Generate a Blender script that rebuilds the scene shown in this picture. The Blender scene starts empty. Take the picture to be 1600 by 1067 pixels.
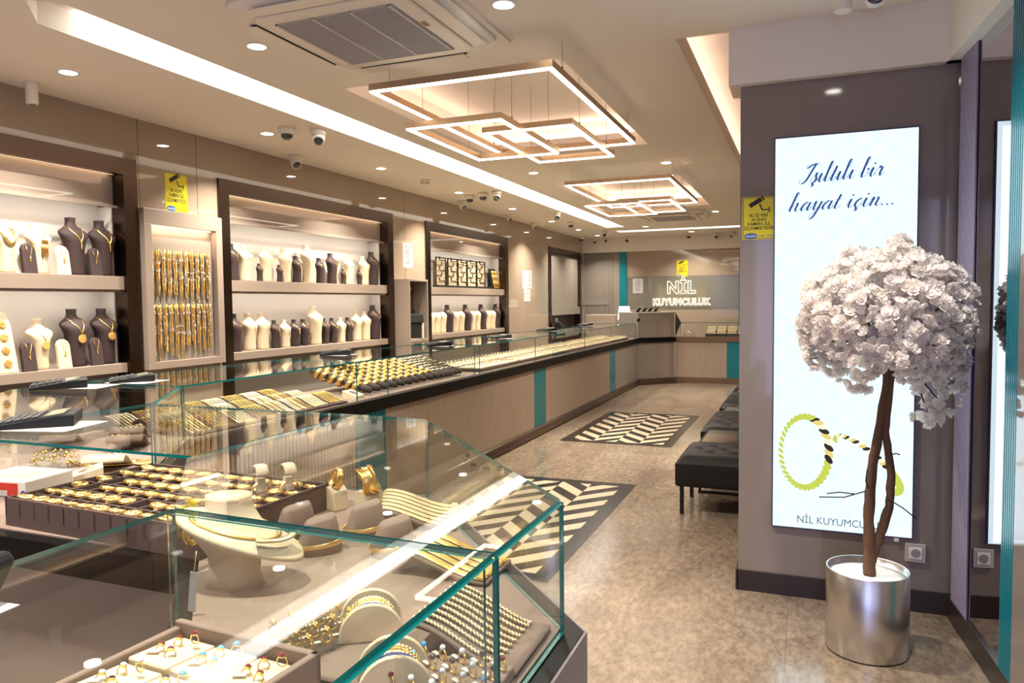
import bpy, bmesh, math, random
from mathutils import Vector, Matrix
random.seed(7)
SC = bpy.context.scene
COL = SC.collection
PI = math.pi

# ------------------------------------------------------------------ camera
cam_d = bpy.data.cameras.new('camera')
cam = bpy.data.objects.new('camera', cam_d)
COL.objects.link(cam)
SC.camera = cam
cam_d.sensor_width = 36.0
cam_d.lens = 1163.612 * 36.0 / 1600.0
cam_d.clip_start = 0.02
cam_d.clip_end = 100
YAW, PIT, ROL = [math.radians(v) for v in (21.58341, 2.98325, -0.61298)]
fw = Vector((-math.sin(YAW) * math.cos(PIT), math.cos(YAW) * math.cos(PIT), -math.sin(PIT)))
rt = Vector((math.cos(YAW), math.sin(YAW), 0))
up = rt.cross(fw)
r2 = rt * math.cos(ROL) + up * math.sin(ROL)
u2 = -rt * math.sin(ROL) + up * math.cos(ROL)
cm = Matrix((r2, u2, -fw)).transposed().to_4x4()
cm.translation = Vector((0, 0, 1.5))
cam.matrix_world = cm

# ------------------------------------------------------------------ world, exposure
world = bpy.data.worlds.new('daylight')
SC.world = world
world.use_nodes = True
wb = world.node_tree.nodes['Background']
wb.inputs[0].default_value = (0.50, 0.56, 1.0, 1)
wb.inputs[1].default_value = 0.35
SC.view_settings.view_transform = 'Standard'
SC.view_settings.look = 'None'
SC.view_settings.gamma = 1.0
SC.view_settings.exposure = 1.03
SC.view_settings.use_curve_mapping = False
SC.cycles.use_denoising = True
SC.cycles.max_bounces = 10
SC.cycles.diffuse_bounces = 4
SC.cycles.glossy_bounces = 5
SC.cycles.transmission_bounces = 8
SC.cycles.transparent_max_bounces = 24
SC.cycles.caustics_reflective = False
SC.cycles.caustics_refractive = False
SC.cycles.sample_clamp_indirect = 4.0
SC.cycles.sample_clamp_direct = 0.0

WARM = (1.0, 0.80, 0.58)
NEUT = (1.0, 0.90, 0.76)

def area(name, loc, sx, sy, power, color, rot=(0, 0, 0), spread=PI, shape='RECTANGLE'):
    l = bpy.data.lights.new(name, 'AREA')
    l.shape = shape
    l.size = sx
    l.size_y = sy
    l.energy = power
    l.color = color
    l.spread = spread
    o = bpy.data.objects.new(name, l)
    COL.objects.link(o)
    o.location = loc
    o.rotation_euler = rot
    return o

# daylight through the open shop front behind the camera
area('shopfront_daylight', (0.15, -1.9, 1.5), 1.5, 2.4, 15, (0.55, 0.58, 1.0), (-PI / 2, 0, PI))
# lit street level of the shop window further left
area('shopwindow_daylight', (-2.6, -1.9, 1.5), 2.4, 2.2, 7, (0.85, 0.85, 1.0), (-PI / 2, 0, PI))

# ------------------------------------------------------------------ helpers
def s2l(c):
    return tuple((v / 12.92 if v <= 0.04045 else ((v + 0.055) / 1.055) ** 2.4) for v in c)

def rgb(r, g, b):
    return s2l((r / 255, g / 255, b / 255))

def tag(o, label=None, cat=None, group=None, kind=None):
    if label: o['label'] = label
    if cat: o['category'] = cat
    if group: o['group'] = group
    if kind: o['kind'] = kind
    return o

def empty(name, loc, label, cat, group=None, rz=0.0, rot=None):
    o = bpy.data.objects.new(name, None)
    COL.objects.link(o)
    o.location = loc
    o.rotation_euler = rot if rot else (0, 0, rz)
    o.empty_display_size = 0.05
    return tag(o, label, cat, group)

def copy_tree(o, parent=None):
    c = o.copy()
    COL.objects.link(c)
    if parent is not None:
        c.parent = parent
    for ch in o.children:
        copy_tree(ch, c)
    return c

class MB:
    def __init__(s):
        s.v = []
        s.f = []
        s.m = []
        s.sm = []
    def add(s, vs, fs, m=0, M=None, smooth=False):
        b = len(s.v)
        for p in vs:
            p = Vector(p)
            s.v.append(M @ p if M is not None else p)
        for f in fs:
            s.f.append([b + i for i in f])
            s.m.append(m)
            s.sm.append(smooth)
        return s
    def box(s, x0, y0, z0, x1, y1, z1, m=0, M=None):
        vs = [(x0, y0, z0), (x1, y0, z0), (x1, y1, z0), (x0, y1, z0), (x0, y0, z1), (x1, y0, z1), (x1, y1, z1), (x0, y1, z1)]
        fs = [(3, 2, 1, 0), (4, 5, 6, 7), (0, 1, 5, 4), (1, 2, 6, 5), (2, 3, 7, 6), (3, 0, 4, 7)]
        return s.add(vs, fs, m, M)
    def prism(s, poly, z0, z1, m=0, side=None, M=None):
        # polygon counter-clockwise
        n = len(poly)
        a = sum(poly[i][0] * poly[(i + 1) % n][1] - poly[(i + 1) % n][0] * poly[i][1] for i in range(n))
        if a < 0: poly = poly[::-1]
        vs = [(p[0], p[1], z0) for p in poly] + [(p[0], p[1], z1) for p in poly]
        s.add(vs, [tuple(range(n - 1, -1, -1)), tuple(range(n, 2 * n))], m, M)
        b = len(s.v) - 2 * n
        for i in range(n):
            j = (i + 1) % n
            s.f.append([b + i, b + j, b + n + j, b + n + i])
            s.m.append(m if side is None else side)
            s.sm.append(False)
        return s
    def lathe(s, prof, n=24, c=(0, 0, 0), m=0, M=None, cap=True, smooth=True):
        vs = []
        for (r, z) in prof:
            for k in range(n):
                a = 2 * PI * k / n
                vs.append((c[0] + r * math.cos(a), c[1] + r * math.sin(a), c[2] + z))
        fs = []
        for i in range(len(prof) - 1):
            for k in range(n):
                k2 = (k + 1) % n
                fs.append((i * n + k, i * n + k2, (i + 1) * n + k2, (i + 1) * n + k))
        s.add(vs, fs, m, M, smooth)
        if cap:
            b = len(s.v) - len(vs)
            s.f.append([b + k for k in range(n - 1, -1, -1)]); s.m.append(m); s.sm.append(False)
            t = b + (len(prof) - 1) * n
            s.f.append([t + k for k in range(n)]); s.m.append(m); s.sm.append(False)
        return s
    def cyl(s, c, r, z0, z1, n=20, m=0, M=None):
        return s.lathe([(r, z0), (r, z1)], n, c, m, M)
    def tube(s, pts, r, n=6, m=0, M=None, closed=False, smooth=True, flat=None):
        pts = [Vector(p) for p in pts]
        N = len(pts)
        rs = r if isinstance(r, (list, tuple)) else [r] * N
        vs = []
        prev = None
        for i, p in enumerate(pts):
            if closed:
                t = pts[(i + 1) % N] - pts[(i - 1) % N]
            else:
                t = pts[min(i + 1, N - 1)] - pts[max(i - 1, 0)]
            if t.length < 1e-9: t = Vector((0, 0, 1))
            t.normalize()
            if prev is None:
                a = Vector((0, 0, 1)) if abs(t.z) < 0.9 else Vector((1, 0, 0))
                u = t.cross(a).normalized()
            else:
                u = (prev - t * prev.dot(t))
                if u.length < 1e-6: u = t.orthogonal()
                u.normalize()
            prev = u
            w = t.cross(u)
            for k in range(n):
                an = 2 * PI * k / n
                f1, f2 = (1, 1) if flat is None else flat
                vs.append(p + u * (rs[i] * f1 * math.cos(an)) + w * (rs[i] * f2 * math.sin(an)))
        fs = []
        for i in range(N if closed else N - 1):
            j = (i + 1) % N
            for k in range(n):
                k2 = (k + 1) % n
                fs.append((i * n + k, i * n + k2, j * n + k2, j * n + k))
        if not closed:
            fs.append(tuple(range(n - 1, -1, -1)))
            fs.append(tuple((N - 1) * n + k for k in range(n)))
        return s.add(vs, fs, m, M, smooth)
    def sph(s, c, r, m=0, n=10, k=6, M=None, sz=1.0):
        prof = []
        for i in range(k + 1):
            a = -PI / 2 + PI * i / k
            prof.append((max(r * math.cos(a), r * 0.02), r * sz * math.sin(a)))
        return s.lathe(prof, n, c, m, M)
    def octa(s, c, r, M=None, m=0, ax=None):
        x, y, z = c
        rx, ry, rz = r if isinstance(r, (tuple, list)) else (r, r, r)
        vs = [(x + rx, y, z), (x - rx, y, z), (x, y + ry, z), (x, y - ry, z), (x, y, z + rz), (x, y, z - rz)]
        fs = [(0, 2, 4), (2, 1, 4), (1, 3, 4), (3, 0, 4), (2, 0, 5), (1, 2, 5), (3, 1, 5), (0, 3, 5)]
        return s.add(vs, fs, m, M, True)
    def loft(s, rings, m=0, M=None, cap=True, smooth=True):
        n = len(rings[0])
        vs = [p for r in rings for p in r]
        fs = []
        for i in range(len(rings) - 1):
            for k in range(n):
                k2 = (k + 1) % n
                fs.append((i * n + k, i * n + k2, (i + 1) * n + k2, (i + 1) * n + k))
        if cap:
            fs.append(tuple(range(n - 1, -1, -1)))
            fs.append(tuple((len(rings) - 1) * n + k for k in range(n)))
        return s.add(vs, fs, m, M, smooth)
    def build(s, name, mats, parent=None, loc=None, bevel=0.0, segs=2):
        me = bpy.data.meshes.new(name)
        me.from_pydata([tuple(p) for p in s.v], [], s.f)
        if not isinstance(mats, (list, tuple)): mats = [mats]
        for mt in mats: me.materials.append(mt)
        me.polygons.foreach_set('material_index', s.m)
        me.polygons.foreach_set('use_smooth', s.sm)
        me.update()
        o = bpy.data.objects.new(name, me)
        COL.objects.link(o)
        if loc is not None: o.location = loc
        if parent is not None: o.parent = parent
        if bevel > 0:
            md = o.modifiers.new('bevel', 'BEVEL')
            md.width = bevel
            md.segments = segs
            md.limit_method = 'ANGLE'
        return o

def T(x=0, y=0, z=0, rz=0, rx=0, ry=0, sc=1):
    return Matrix.Translation((x, y, z)) @ Matrix.Rotation(rz, 4, 'Z') @ Matrix.Rotation(ry, 4, 'Y') @ Matrix.Rotation(rx, 4, 'X') @ Matrix.Scale(sc, 4)

def struct(o):
    o['kind'] = 'structure'
    return o

# ------------------------------------------------------------------ materials
def newmat(name):
    m = bpy.data.materials.new(name)
    m.use_nodes = True
    nt = m.node_tree
    return m, nt, nt.nodes['Principled BSDF'], nt.nodes['Material Output']

def pm(name, col, rough=0.5, metal=0.0, spec=0.5, coat=0.0, var=0.0, scale=30, bump=0.0, stretch=None, emit=0.0, trans=0.0):
    m, nt, b, out = newmat(name)
    b.inputs['Base Color'].default_value = (*col, 1)
    b.inputs['Roughness'].default_value = rough
    b.inputs['Metallic'].default_value = metal
    b.inputs['Specular IOR Level'].default_value = spec
    b.inputs['Coat Weight'].default_value = coat
    b.inputs['Coat Roughness'].default_value = 0.03
    b.inputs['Transmission Weight'].default_value = trans
    if emit:
        b.inputs['Emission Color'].default_value = (*col, 1)
        b.inputs['Emission Strength'].default_value = emit
    if var or bump:
        tc = nt.nodes.new('ShaderNodeTexCoord')
        mp = nt.nodes.new('ShaderNodeMapping')
        nt.links.new(tc.outputs['Object'], mp.inputs[0])
        if stretch: mp.inputs['Scale'].default_value = stretch
        no = nt.nodes.new('ShaderNodeTexNoise')
        no.inputs['Scale'].default_value = scale
        no.inputs['Detail'].default_value = 4
        nt.links.new(mp.outputs[0], no.inputs[0])
        if var:
            mx = nt.nodes.new('ShaderNodeMix')
            mx.data_type = 'RGBA'
            mx.inputs[6].default_value = (*[c * (1 - var) for c in col], 1)
            mx.inputs[7].default_value = (*[min(1, c * (1 + var)) for c in col], 1)
            nt.links.new(no.outputs[0], mx.inputs[0])
            nt.links.new(mx.outputs[2], b.inputs['Base Color'])
        if bump:
            bp = nt.nodes.new('ShaderNodeBump')
            bp.inputs['Strength'].default_value = bump
            bp.inputs['Distance'].default_value = 0.002
            nt.links.new(no.outputs[0], bp.inputs['Height'])
            nt.links.new(bp.outputs[0], b.inputs['Normal'])
    return m

def em(name, col, strength):
    m = bpy.data.materials.new(name)
    m.use_nodes = True
    nt = m.node_tree
    nt.nodes.clear()
    e = nt.nodes.new('ShaderNodeEmission')
    e.inputs[0].default_value = (*col, 1)
    e.inputs[1].default_value = strength
    o = nt.nodes.new('ShaderNodeOutputMaterial')
    nt.links.new(e.outputs[0], o.inputs[0])
    return m

def glassmat(name, tint, gain=1.0, base=0.05):
    m = bpy.data.materials.new(name)
    m.use_nodes = True
    nt = m.node_tree
    nt.nodes.clear()
    N = nt.nodes.new
    out = N('ShaderNodeOutputMaterial')
    mix = N('ShaderNodeMixShader')
    tr = N('ShaderNodeBsdfTransparent')
    tr.inputs[0].default_value = (*tint, 1)
    gl = N('ShaderNodeBsdfGlossy')
    gl.inputs['Roughness'].default_value = 0.0
    gl.inputs[0].default_value = (1, 1, 1, 1)
    geo = N('ShaderNodeNewGeometry')
    dot = N('ShaderNodeVectorMath'); dot.operation = 'DOT_PRODUCT'
    nt.links.new(geo.outputs['Normal'], dot.inputs[0])
    nt.links.new(geo.outputs['Incoming'], dot.inputs[1])
    ab = N('ShaderNodeMath'); ab.operation = 'ABSOLUTE'
    nt.links.new(dot.outputs['Value'], ab.inputs[0])
    sb = N('ShaderNodeMath'); sb.operation = 'SUBTRACT'; sb.inputs[0].default_value = 1.0
    nt.links.new(ab.outputs[0], sb.inputs[1])
    pw = N('ShaderNodeMath'); pw.operation = 'POWER'; pw.inputs[1].default_value = 5.0
    nt.links.new(sb.outputs[0], pw.inputs[0])
    ma = N('ShaderNodeMath'); ma.operation = 'MULTIPLY_ADD'
    ma.inputs[1].default_value = 0.95 * gain
    ma.inputs[2].default_value = base
    nt.links.new(pw.outputs[0], ma.inputs[0])
    nt.links.new(ma.outputs[0], mix.inputs[0])
    nt.links.new(tr.outputs[0], mix.inputs[1])
    nt.links.new(gl.outputs[0], mix.inputs[2])
    nt.links.new(mix.outputs[0], out.inputs[0])
    return m

M_ = {}
M_['ceil'] = pm('ceiling paint', rgb(230, 222, 210), 0.75, var=0.02, scale=6)
M_['lacquer'] = pm('beige lacquer', rgb(158, 140, 120), 0.04, spec=0.55, coat=0.35, var=0.02, scale=2)
M_['lacquer_d'] = pm('taupe lacquer', rgb(150, 135, 122), 0.03, spec=0.5, coat=0.15, var=0.02, scale=3)
M_['sign_panel'] = pm('grey sign lacquer', rgb(116, 112, 100), 0.05, coat=0.2, var=0.02, scale=3)
M_['taupe'] = pm('taupe laminate', rgb(150, 134, 120), 0.35, var=0.03, scale=5)
M_['taupe_f'] = pm('fluted taupe laminate', rgb(166, 148, 130), 0.4, var=0.03, scale=5)
M_['taupe_g'] = pm('grey taupe laminate', rgb(132, 123, 113), 0.4, var=0.03, scale=5)
M_['pier'] = pm('satin pier panel', rgb(132, 121, 114), 0.06, spec=0.5, coat=0.1, var=0.015, scale=2)
M_['niche'] = pm('niche lining', rgb(206, 198, 188), 0.6, var=0.02, scale=4)
M_['bronze'] = pm('brushed bronze', rgb(84, 71, 62), 0.24, metal=1.0, var=0.12, scale=14, stretch=(6, 1, 30))
M_['skirt'] = pm('bronze skirting', rgb(92, 76, 64), 0.3, metal=0.6, var=0.1, scale=10, stretch=(8, 1, 30))
M_['darkbase'] = pm('dark skirting', rgb(42, 33, 30), 0.3, var=0.1, scale=12)
M_['teal'] = pm('teal lacquer', rgb(0, 112, 124), 0.25, var=0.02, scale=5)
M_['black_top'] = pm('black granite', rgb(12, 10, 10), 0.4, var=0.25, scale=60, spec=0.15)
M_['brown_top'] = pm('brown granite', rgb(104, 82, 62), 0.2, var=0.2, scale=40)
M_['suede'] = pm('taupe suede', rgb(128, 108, 96), 0.9, var=0.06, scale=80, bump=0.15)
M_['suede_g'] = pm('greyish purple laminate', rgb(112, 102, 106), 0.35, var=0.03, scale=5)
M_['suede_d'] = pm('dark brown suede', rgb(76, 56, 50), 0.9, var=0.08, scale=80, bump=0.15)
M_['cream'] = pm('cream leatherette', rgb(222, 202, 168), 0.5, var=0.02, scale=60, bump=0.1)
M_['dark_br'] = pm('dark brown velvet', rgb(58, 42, 40), 0.75, var=0.08, scale=60, bump=0.1)
M_['gold'] = pm('gold', (0.96, 0.64, 0.20), 0.27, metal=1.0)
M_['gold_p'] = pm('pale gold', (0.95, 0.78, 0.46), 0.33, metal=1.0)
M_['goldsat'] = pm('satin gold', (0.98, 0.68, 0.22), 0.32, metal=1.0)
M_['silver'] = pm('silver', (0.85, 0.83, 0.8), 0.2, metal=1.0)
M_['steel'] = pm('brushed steel', (0.62, 0.60, 0.58), 0.28, metal=1.0, var=0.1, scale=10, stretch=(1, 1, 60))
M_['white'] = pm('white plastic', rgb(238, 234, 228), 0.35)
M_['offwhite'] = pm('cream white plastic', rgb(226, 218, 204), 0.35)
M_['paper'] = pm('white paper', rgb(186, 182, 178), 0.8)
M_['black'] = pm('black plastic', rgb(13, 12, 13), 0.45, spec=0.35)
M_['blackm'] = pm('black matte', rgb(20, 18, 18), 0.55)
M_['blackvel'] = pm('black velvet cushion', rgb(22, 17, 16), 0.6, spec=0.3, var=0.1, scale=40, bump=0.1)
M_['grey'] = pm('grey plastic', rgb(120, 118, 118), 0.4)
M_['lgrey'] = pm('light grey plastic', rgb(186, 180, 176), 0.4)
M_['yellow'] = pm('yellow sign vinyl', rgb(216, 200, 14), 0.4)
M_['ink'] = pm('black ink', rgb(24, 22, 16), 0.6)
M_['blueink'] = pm('blue ink', rgb(40, 90, 170), 0.5)
M_['redink'] = pm('red ink', rgb(200, 50, 40), 0.5)
M_['wood'] = pm('bark', rgb(98, 70, 52), 0.85, var=0.35, scale=30, bump=0.8, stretch=(3, 3, 0.8))
M_['twig'] = pm('twig', rgb(36, 26, 28), 0.8)
M_['stone'] = pm('white filler stone', rgb(226, 222, 214), 0.85, var=0.05, scale=40, bump=0.3)
M_['teal_edge'] = pm('cut glass edge', rgb(6, 98, 96), 0.15, spec=0.5, trans=0.1)
M_['glass'] = glassmat('clear case glass', (0.965, 0.985, 0.975), gain=0.62, base=0.03)
M_['acrylic'] = glassmat('clear acrylic', (0.93, 0.95, 0.95), base=0.12)
M_['mirror'] = pm('tinted mirror', (0.62, 0.58, 0.60), 0.01, metal=1.0)
M_['smoke'] = pm('smoked dome', rgb(14, 14, 18), 0.05, coat=1.0)
M_['led_warm'] = em('warm led strip', (1.0, 0.72, 0.46), 2.5)
M_['led_pink'] = em('cove led strip', (1.0, 0.72, 0.58), 7.0)
M_['led_white'] = em('white cove light', (1.0, 0.95, 0.88), 3.1)
M_['pend'] = em('pendant diffuser', (1.0, 0.89, 0.70), 4.5)
M_['down'] = em('downlight diffuser', (1.0, 0.92, 0.82), 14.0)
M_['neon'] = em('neon letters', (1.0, 0.84, 0.56), 2.4)
M_['gem_r'] = pm('red stone', rgb(120, 26, 34), 0.1, coat=1)
M_['gem_b'] = pm('turquoise stone', rgb(60, 160, 220), 0.15, coat=1)
M_['gem_g'] = pm('green stone', rgb(20, 100, 40), 0.1, coat=1)
M_['gem_w'] = pm('clear stone', rgb(235, 235, 240), 0.05, coat=1)
M_['gem_k'] = pm('dark stone', rgb(40, 24, 40), 0.1, coat=1)
M_['navy'] = pm('navy cord', rgb(50, 60, 140), 0.7)

def petal_mat():
    m, nt, b, out = newmat('white blossom')
    b.inputs['Base Color'].default_value = (*rgb(252, 246, 240), 1)
    b.inputs['Roughness'].default_value = 0.8
    trn = nt.nodes.new('ShaderNodeBsdfTranslucent')
    trn.inputs[0].default_value = (*rgb(252, 247, 242), 1)
    mx = nt.nodes.new('ShaderNodeMixShader')
    mx.inputs[0].default_value = 0.42
    nt.links.new(b.outputs[0], mx.inputs[1])
    nt.links.new(trn.outputs[0], mx.inputs[2])
    nt.links.new(mx.outputs[0], out.inputs[0])
    return m
M_['petal'] = petal_mat()

def marble_mat():
    m, nt, b, out = newmat('beige marble tiles')
    N = nt.nodes.new
    tc = N('ShaderNodeTexCoord')
    n1 = N('ShaderNodeTexNoise'); n1.inputs['Scale'].default_value = 1.6; n1.inputs['Detail'].default_value = 9; n1.inputs['Roughness'].default_value = 0.72; n1.inputs['Distortion'].default_value = 1.2
    n2 = N('ShaderNodeTexNoise'); n2.inputs['Scale'].default_value = 30; n2.inputs['Detail'].default_value = 10; n2.inputs['Roughness'].default_value = 0.75
    vo = N('ShaderNodeTexVoronoi'); vo.feature = 'DISTANCE_TO_EDGE'; vo.inputs['Scale'].default_value = 1.1
    mpn = N('ShaderNodeMapping'); mpn.inputs['Rotation'].default_value = (0, 0, 0.5); mpn.inputs['Scale'].default_value = (1, 0.45, 1)
    nt.links.new(tc.outputs['Object'], mpn.inputs[0])
    nt.links.new(mpn.outputs[0], n1.inputs[0])
    nt.links.new(mpn.outputs[0], n2.inputs[0])
    wm = N('ShaderNodeMix'); wm.data_type = 'VECTOR'; wm.inputs[0].default_value = 0.22
    nt.links.new(tc.outputs['Object'], wm.inputs[4])
    nt.links.new(n1.outputs['Color'], wm.inputs[5])
    nt.links.new(wm.outputs[1], vo.inputs[0])
    r1 = N('ShaderNodeValToRGB')
    r1.color_ramp.elements[0].position = 0.3; r1.color_ramp.elements[0].color = (*rgb(108, 94, 82), 1)
    r1.color_ramp.elements[1].position = 0.7; r1.color_ramp.elements[1].color = (*rgb(148, 133, 116), 1)
    nt.links.new(n1.outputs[0], r1.inputs[0])
    r2 = N('ShaderNodeValToRGB')
    r2.color_ramp.elements[0].position = 0.36; r2.color_ramp.elements[0].color = (0.58, 0.56, 0.54, 1)
    r2.color_ramp.elements[1].position = 0.6; r2.color_ramp.elements[1].color = (1.12, 1.10, 1.08, 1)
    nt.links.new(n2.outputs[0], r2.inputs[0])
    mu = N('ShaderNodeMix'); mu.data_type = 'RGBA'; mu.blend_type = 'MULTIPLY'; mu.inputs[0].default_value = 1
    nt.links.new(r1.outputs[0], mu.inputs[6]); nt.links.new(r2.outputs[0], mu.inputs[7])
    # thin dark veins
    vr = N('ShaderNodeMapRange'); vr.inputs[1].default_value = 0.0; vr.inputs[2].default_value = 0.006; vr.inputs[3].default_value = 0.72; vr.inputs[4].default_value = 1.0
    nt.links.new(vo.outputs['Distance'], vr.inputs[0])
    mv = N('ShaderNodeMix'); mv.data_type = 'RGBA'; mv.blend_type = 'MULTIPLY'; mv.inputs[0].default_value = 1
    nt.links.new(mu.outputs[2], mv.inputs[6]); nt.links.new(vr.outputs[0], mv.inputs[7])
    # tiles
    br = N('ShaderNodeTexBrick')
    br.offset = 0.0
    br.inputs['Scale'].default_value = 1.0
    br.inputs['Brick Width'].default_value = 1.17
    br.inputs['Row Height'].default_value = 1.17
    br.inputs['Mortar Size'].default_value = 0.0016
    br.inputs['Color1'].default_value = (0.86, 0.85, 0.84, 1)
    br.inputs['Color2'].default_value = (1.08, 1.06, 1.02, 1)
    br.inputs['Mortar'].default_value = (0.6, 0.55, 0.5, 1)
    mp2 = N('ShaderNodeMapping'); mp2.inputs['Location'].default_value = (0.07, -0.2, 0)
    nt.links.new(tc.outputs['Object'], mp2.inputs[0])
    nt.links.new(mp2.outputs[0], br.inputs[0])
    mt = N('ShaderNodeMix'); mt.data_type = 'RGBA'; mt.blend_type = 'MULTIPLY'; mt.inputs[0].default_value = 1
    nt.links.new(mv.outputs[2], mt.inputs[6]); nt.links.new(br.outputs[0], mt.inputs[7])
    nt.links.new(mt.outputs[2], b.inputs['Base Color'])
    b.inputs['Roughness'].default_value = 0.17
    b.inputs['Specular IOR Level'].default_value = 0.45
    return m
M_['marble'] = marble_mat()
M_['inlay_k'] = pm('black marble', rgb(34, 31, 30), 0.2, var=0.5, scale=5)
M_['inlay_w'] = pm('cream marble', rgb(186, 168, 142), 0.22, var=0.05, scale=8)

def textmesh(txt, size, bold=0.0, align='CENTER', outline=0.0, extrude=0.0, space=1.0, font=None):
    cu = bpy.data.curves.new('lettering', 'FONT')
    cu.body = txt
    cu.size = size
    cu.align_x = align
    cu.align_y = 'CENTER'
    cu.offset = bold
    cu.space_character = space
    cu.resolution_u = 3
    if outline:
        cu.fill_mode = 'NONE'
        cu.bevel_depth = outline
        cu.bevel_resolution = 1
    else:
        cu.extrude = extrude
    o = bpy.data.objects.new('lettering', cu)
    COL.objects.link(o)
    dg = bpy.context.evaluated_depsgraph_get()
    me = bpy.data.meshes.new_from_object(o.evaluated_get(dg))
    bpy.data.objects.remove(o)
    bpy.data.curves.remove(cu)
    return me

def addmesh(mb, me, M, m=0, sx=1.0):
    mb.add([Vector((v.co.x * sx, v.co.y, v.co.z)) for v in me.vertices], [tuple(p.vertices) for p in me.polygons], m, M)
    bpy.data.meshes.remove(me)

def text(mb, txt, size, M, m=0, maxw=None, **kw):
    me = textmesh(txt, size, **kw)
    sx = 1.0
    if maxw:
        w = max(v.co.x for v in me.vertices) - min(v.co.x for v in me.vertices)
        sx = maxw / w
    addmesh(mb, me, M, m, sx)

ORD = ['first', 'second', 'third', 'fourth', 'fifth', 'sixth', 'seventh', 'eighth', 'ninth', 'tenth', 'eleventh', 'twelfth', 'thirteenth', 'fourteenth', 'fifteenth', 'sixteenth']
# ================================================================== SETTING
ZC = 2.85
XL, XR, YB, YF = -4.5, -0.15, 15.55, -1.6
D_M = Vector((0.0819, -0.99664, 0))           # direction of the mirrored side wall, coming towards the shop front
N_M = Vector((-0.99664, -0.0819, 0))          # its normal, into the room
P_M = Vector((0.638, 3.96, 0))
def PM(s, off=0.0, z=0.0):
    p = P_M + D_M * s + N_M * off
    return (p.x, p.y, z)

b = MB(); b.box(-4.9, -2.2, -0.1, 1.4, 15.9, 0)
struct(b.build('floor', M_['marble']))

# inlaid chevron panels in the floor
def clip(poly, axis, val, keep_less):
    out = []
    for i in range(len(poly)):
        p, q = poly[i], poly[(i + 1) % len(poly)]
        ip = (p[axis] <= val) if keep_less else (p[axis] >= val)
        iq = (q[axis] <= val) if keep_less else (q[axis] >= val)
        if ip: out.append(p)
        if ip != iq:
            t = (val - p[axis]) / (q[axis] - p[axis])
            out.append(tuple(p[k] + t * (q[k] - p[k]) for k in range(2)))
    return out

def inlay(y0, y1):
    b = MB()
    x0, x1 = -2.484, -1.278
    b.box(x0, y0, 0.0002, x1, y1, 0.0022, 0)
    bd = 0.103
    ix0, ix1, iy0, iy1 = x0 + bd, x1 - bd, y0 + bd, y1 - bd
    w = (ix1 - ix0) / 4
    p = 0.30
    rise = 0.28
    for i in range(4):
        xa, xb = ix0 + i * w, ix0 + (i + 1) * w
        sg = -1 if i % 2 == 0 else 1
        k = -3
        while iy0 + k * p < iy1 + 0.4:
            ya = iy0 + k * p + (rise + p * 0.5 if sg < 0 else 0)
            poly = [(xa, ya), (xb, ya + sg * rise), (xb, ya + sg * rise + p * 0.5), (xa, ya + p * 0.5)]
            poly = clip(clip(poly, 1, iy0, False), 1, iy1, True) if poly else []
            if len(poly) >= 3:
                b.prism(poly, 0.002, 0.003, 1)
            k += 1
    struct(b.build('floor_inlay', [M_['inlay_k'], M_['inlay_w']]))
inlay(7.635, 9.87)
inlay(3.705, 5.97)

# ceiling with its light slots and coffers
b = MB()
zt = 2.97
b.box(-4.9, -2.2, ZC, -3.414, 15.9, zt)                 # strip over the wall displays
b.box(-3.09, -2.2, ZC, -2.71, 13.4, zt)
b.box(-3.414, 13.4, ZC, XR + 0.3, 14.1, zt)
b.box(-3.414, 14.42, ZC, XR + 0.3, 15.9, zt)
b.box(-2.71, -2.2, ZC, -0.64, 4.03, zt)
b.box(-2.71, 6.47, ZC, -0.64, 8.17, zt)
b.box(-2.71, 10.9, ZC, -0.64, 13.4, zt)
b.box(-1.28, 4.03, ZC, -0.64, 6.47, zt)
b.box(-1.28, 8.17, ZC, -0.64, 10.9, zt)
b.box(-0.64, -2.2, ZC, 1.4, 3.97, zt)
b.prism([(-3.414, 2.57), (-3.09, 2.71), (-2.86, 2.478), (-3.194, 2.334)], zt + 0.02, zt + 0.05)
b.prism([(-3.414, -2.2), (-3.09, -2.2), (-3.09, 2.43), (-3.20, 2.33), (-3.414, 2.54)], ZC, zt)
struct(b.build('ceiling', M_['ceil']))
# raised part of the ceiling above the coffers and the side slot
b = MB()
b.box(-4.9, -2.2, 3.12, 1.4, 15.9, 3.2)
struct(b.build('ceiling_upper', M_['ceil']))
def cove(x0, y0, x1, y1, nm):
    e = 0.13
    b = MB()
    b.box(x0 - e - 0.02, y0 - e - 0.02, zt, x0 - e, y1 + e + 0.02, 3.12)
    b.box(x1 + e, y0 - e - 0.02, zt, x1 + e + 0.02, y1 + e + 0.02, 3.12)
    b.box(x0 - e, y0 - e - 0.02, zt, x1 + e, y0 - e, 3.12)
    b.box(x0 - e, y1 + e, zt, x1 + e, y1 + e + 0.02, 3.12)
    struct(b.build(nm, M_['ceil']))
    l = MB()
    l.box(x0 - 0.10, y0 - 0.1, zt + 0.002, x0 - 0.07, y1 + 0.1, zt + 0.014)
    l.box(x1 + 0.07, y0 - 0.1, zt + 0.002, x1 + 0.10, y1 + 0.1, zt + 0.014)
    l.box(x0 - 0.07, y0 - 0.1, zt + 0.002, x1 + 0.07, y0 - 0.07, zt + 0.014)
    l.box(x0 - 0.07, y1 + 0.07, zt + 0.002, x1 + 0.07, y1 + 0.1, zt + 0.014)
    struct(l.build('trim_cove_led', M_['led_pink']))
cove(-2.71, 4.03, -1.28, 6.47, 'trim_coffer')
cove(-2.71, 8.17, -1.28, 10.9, 'trim_coffer')
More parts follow.
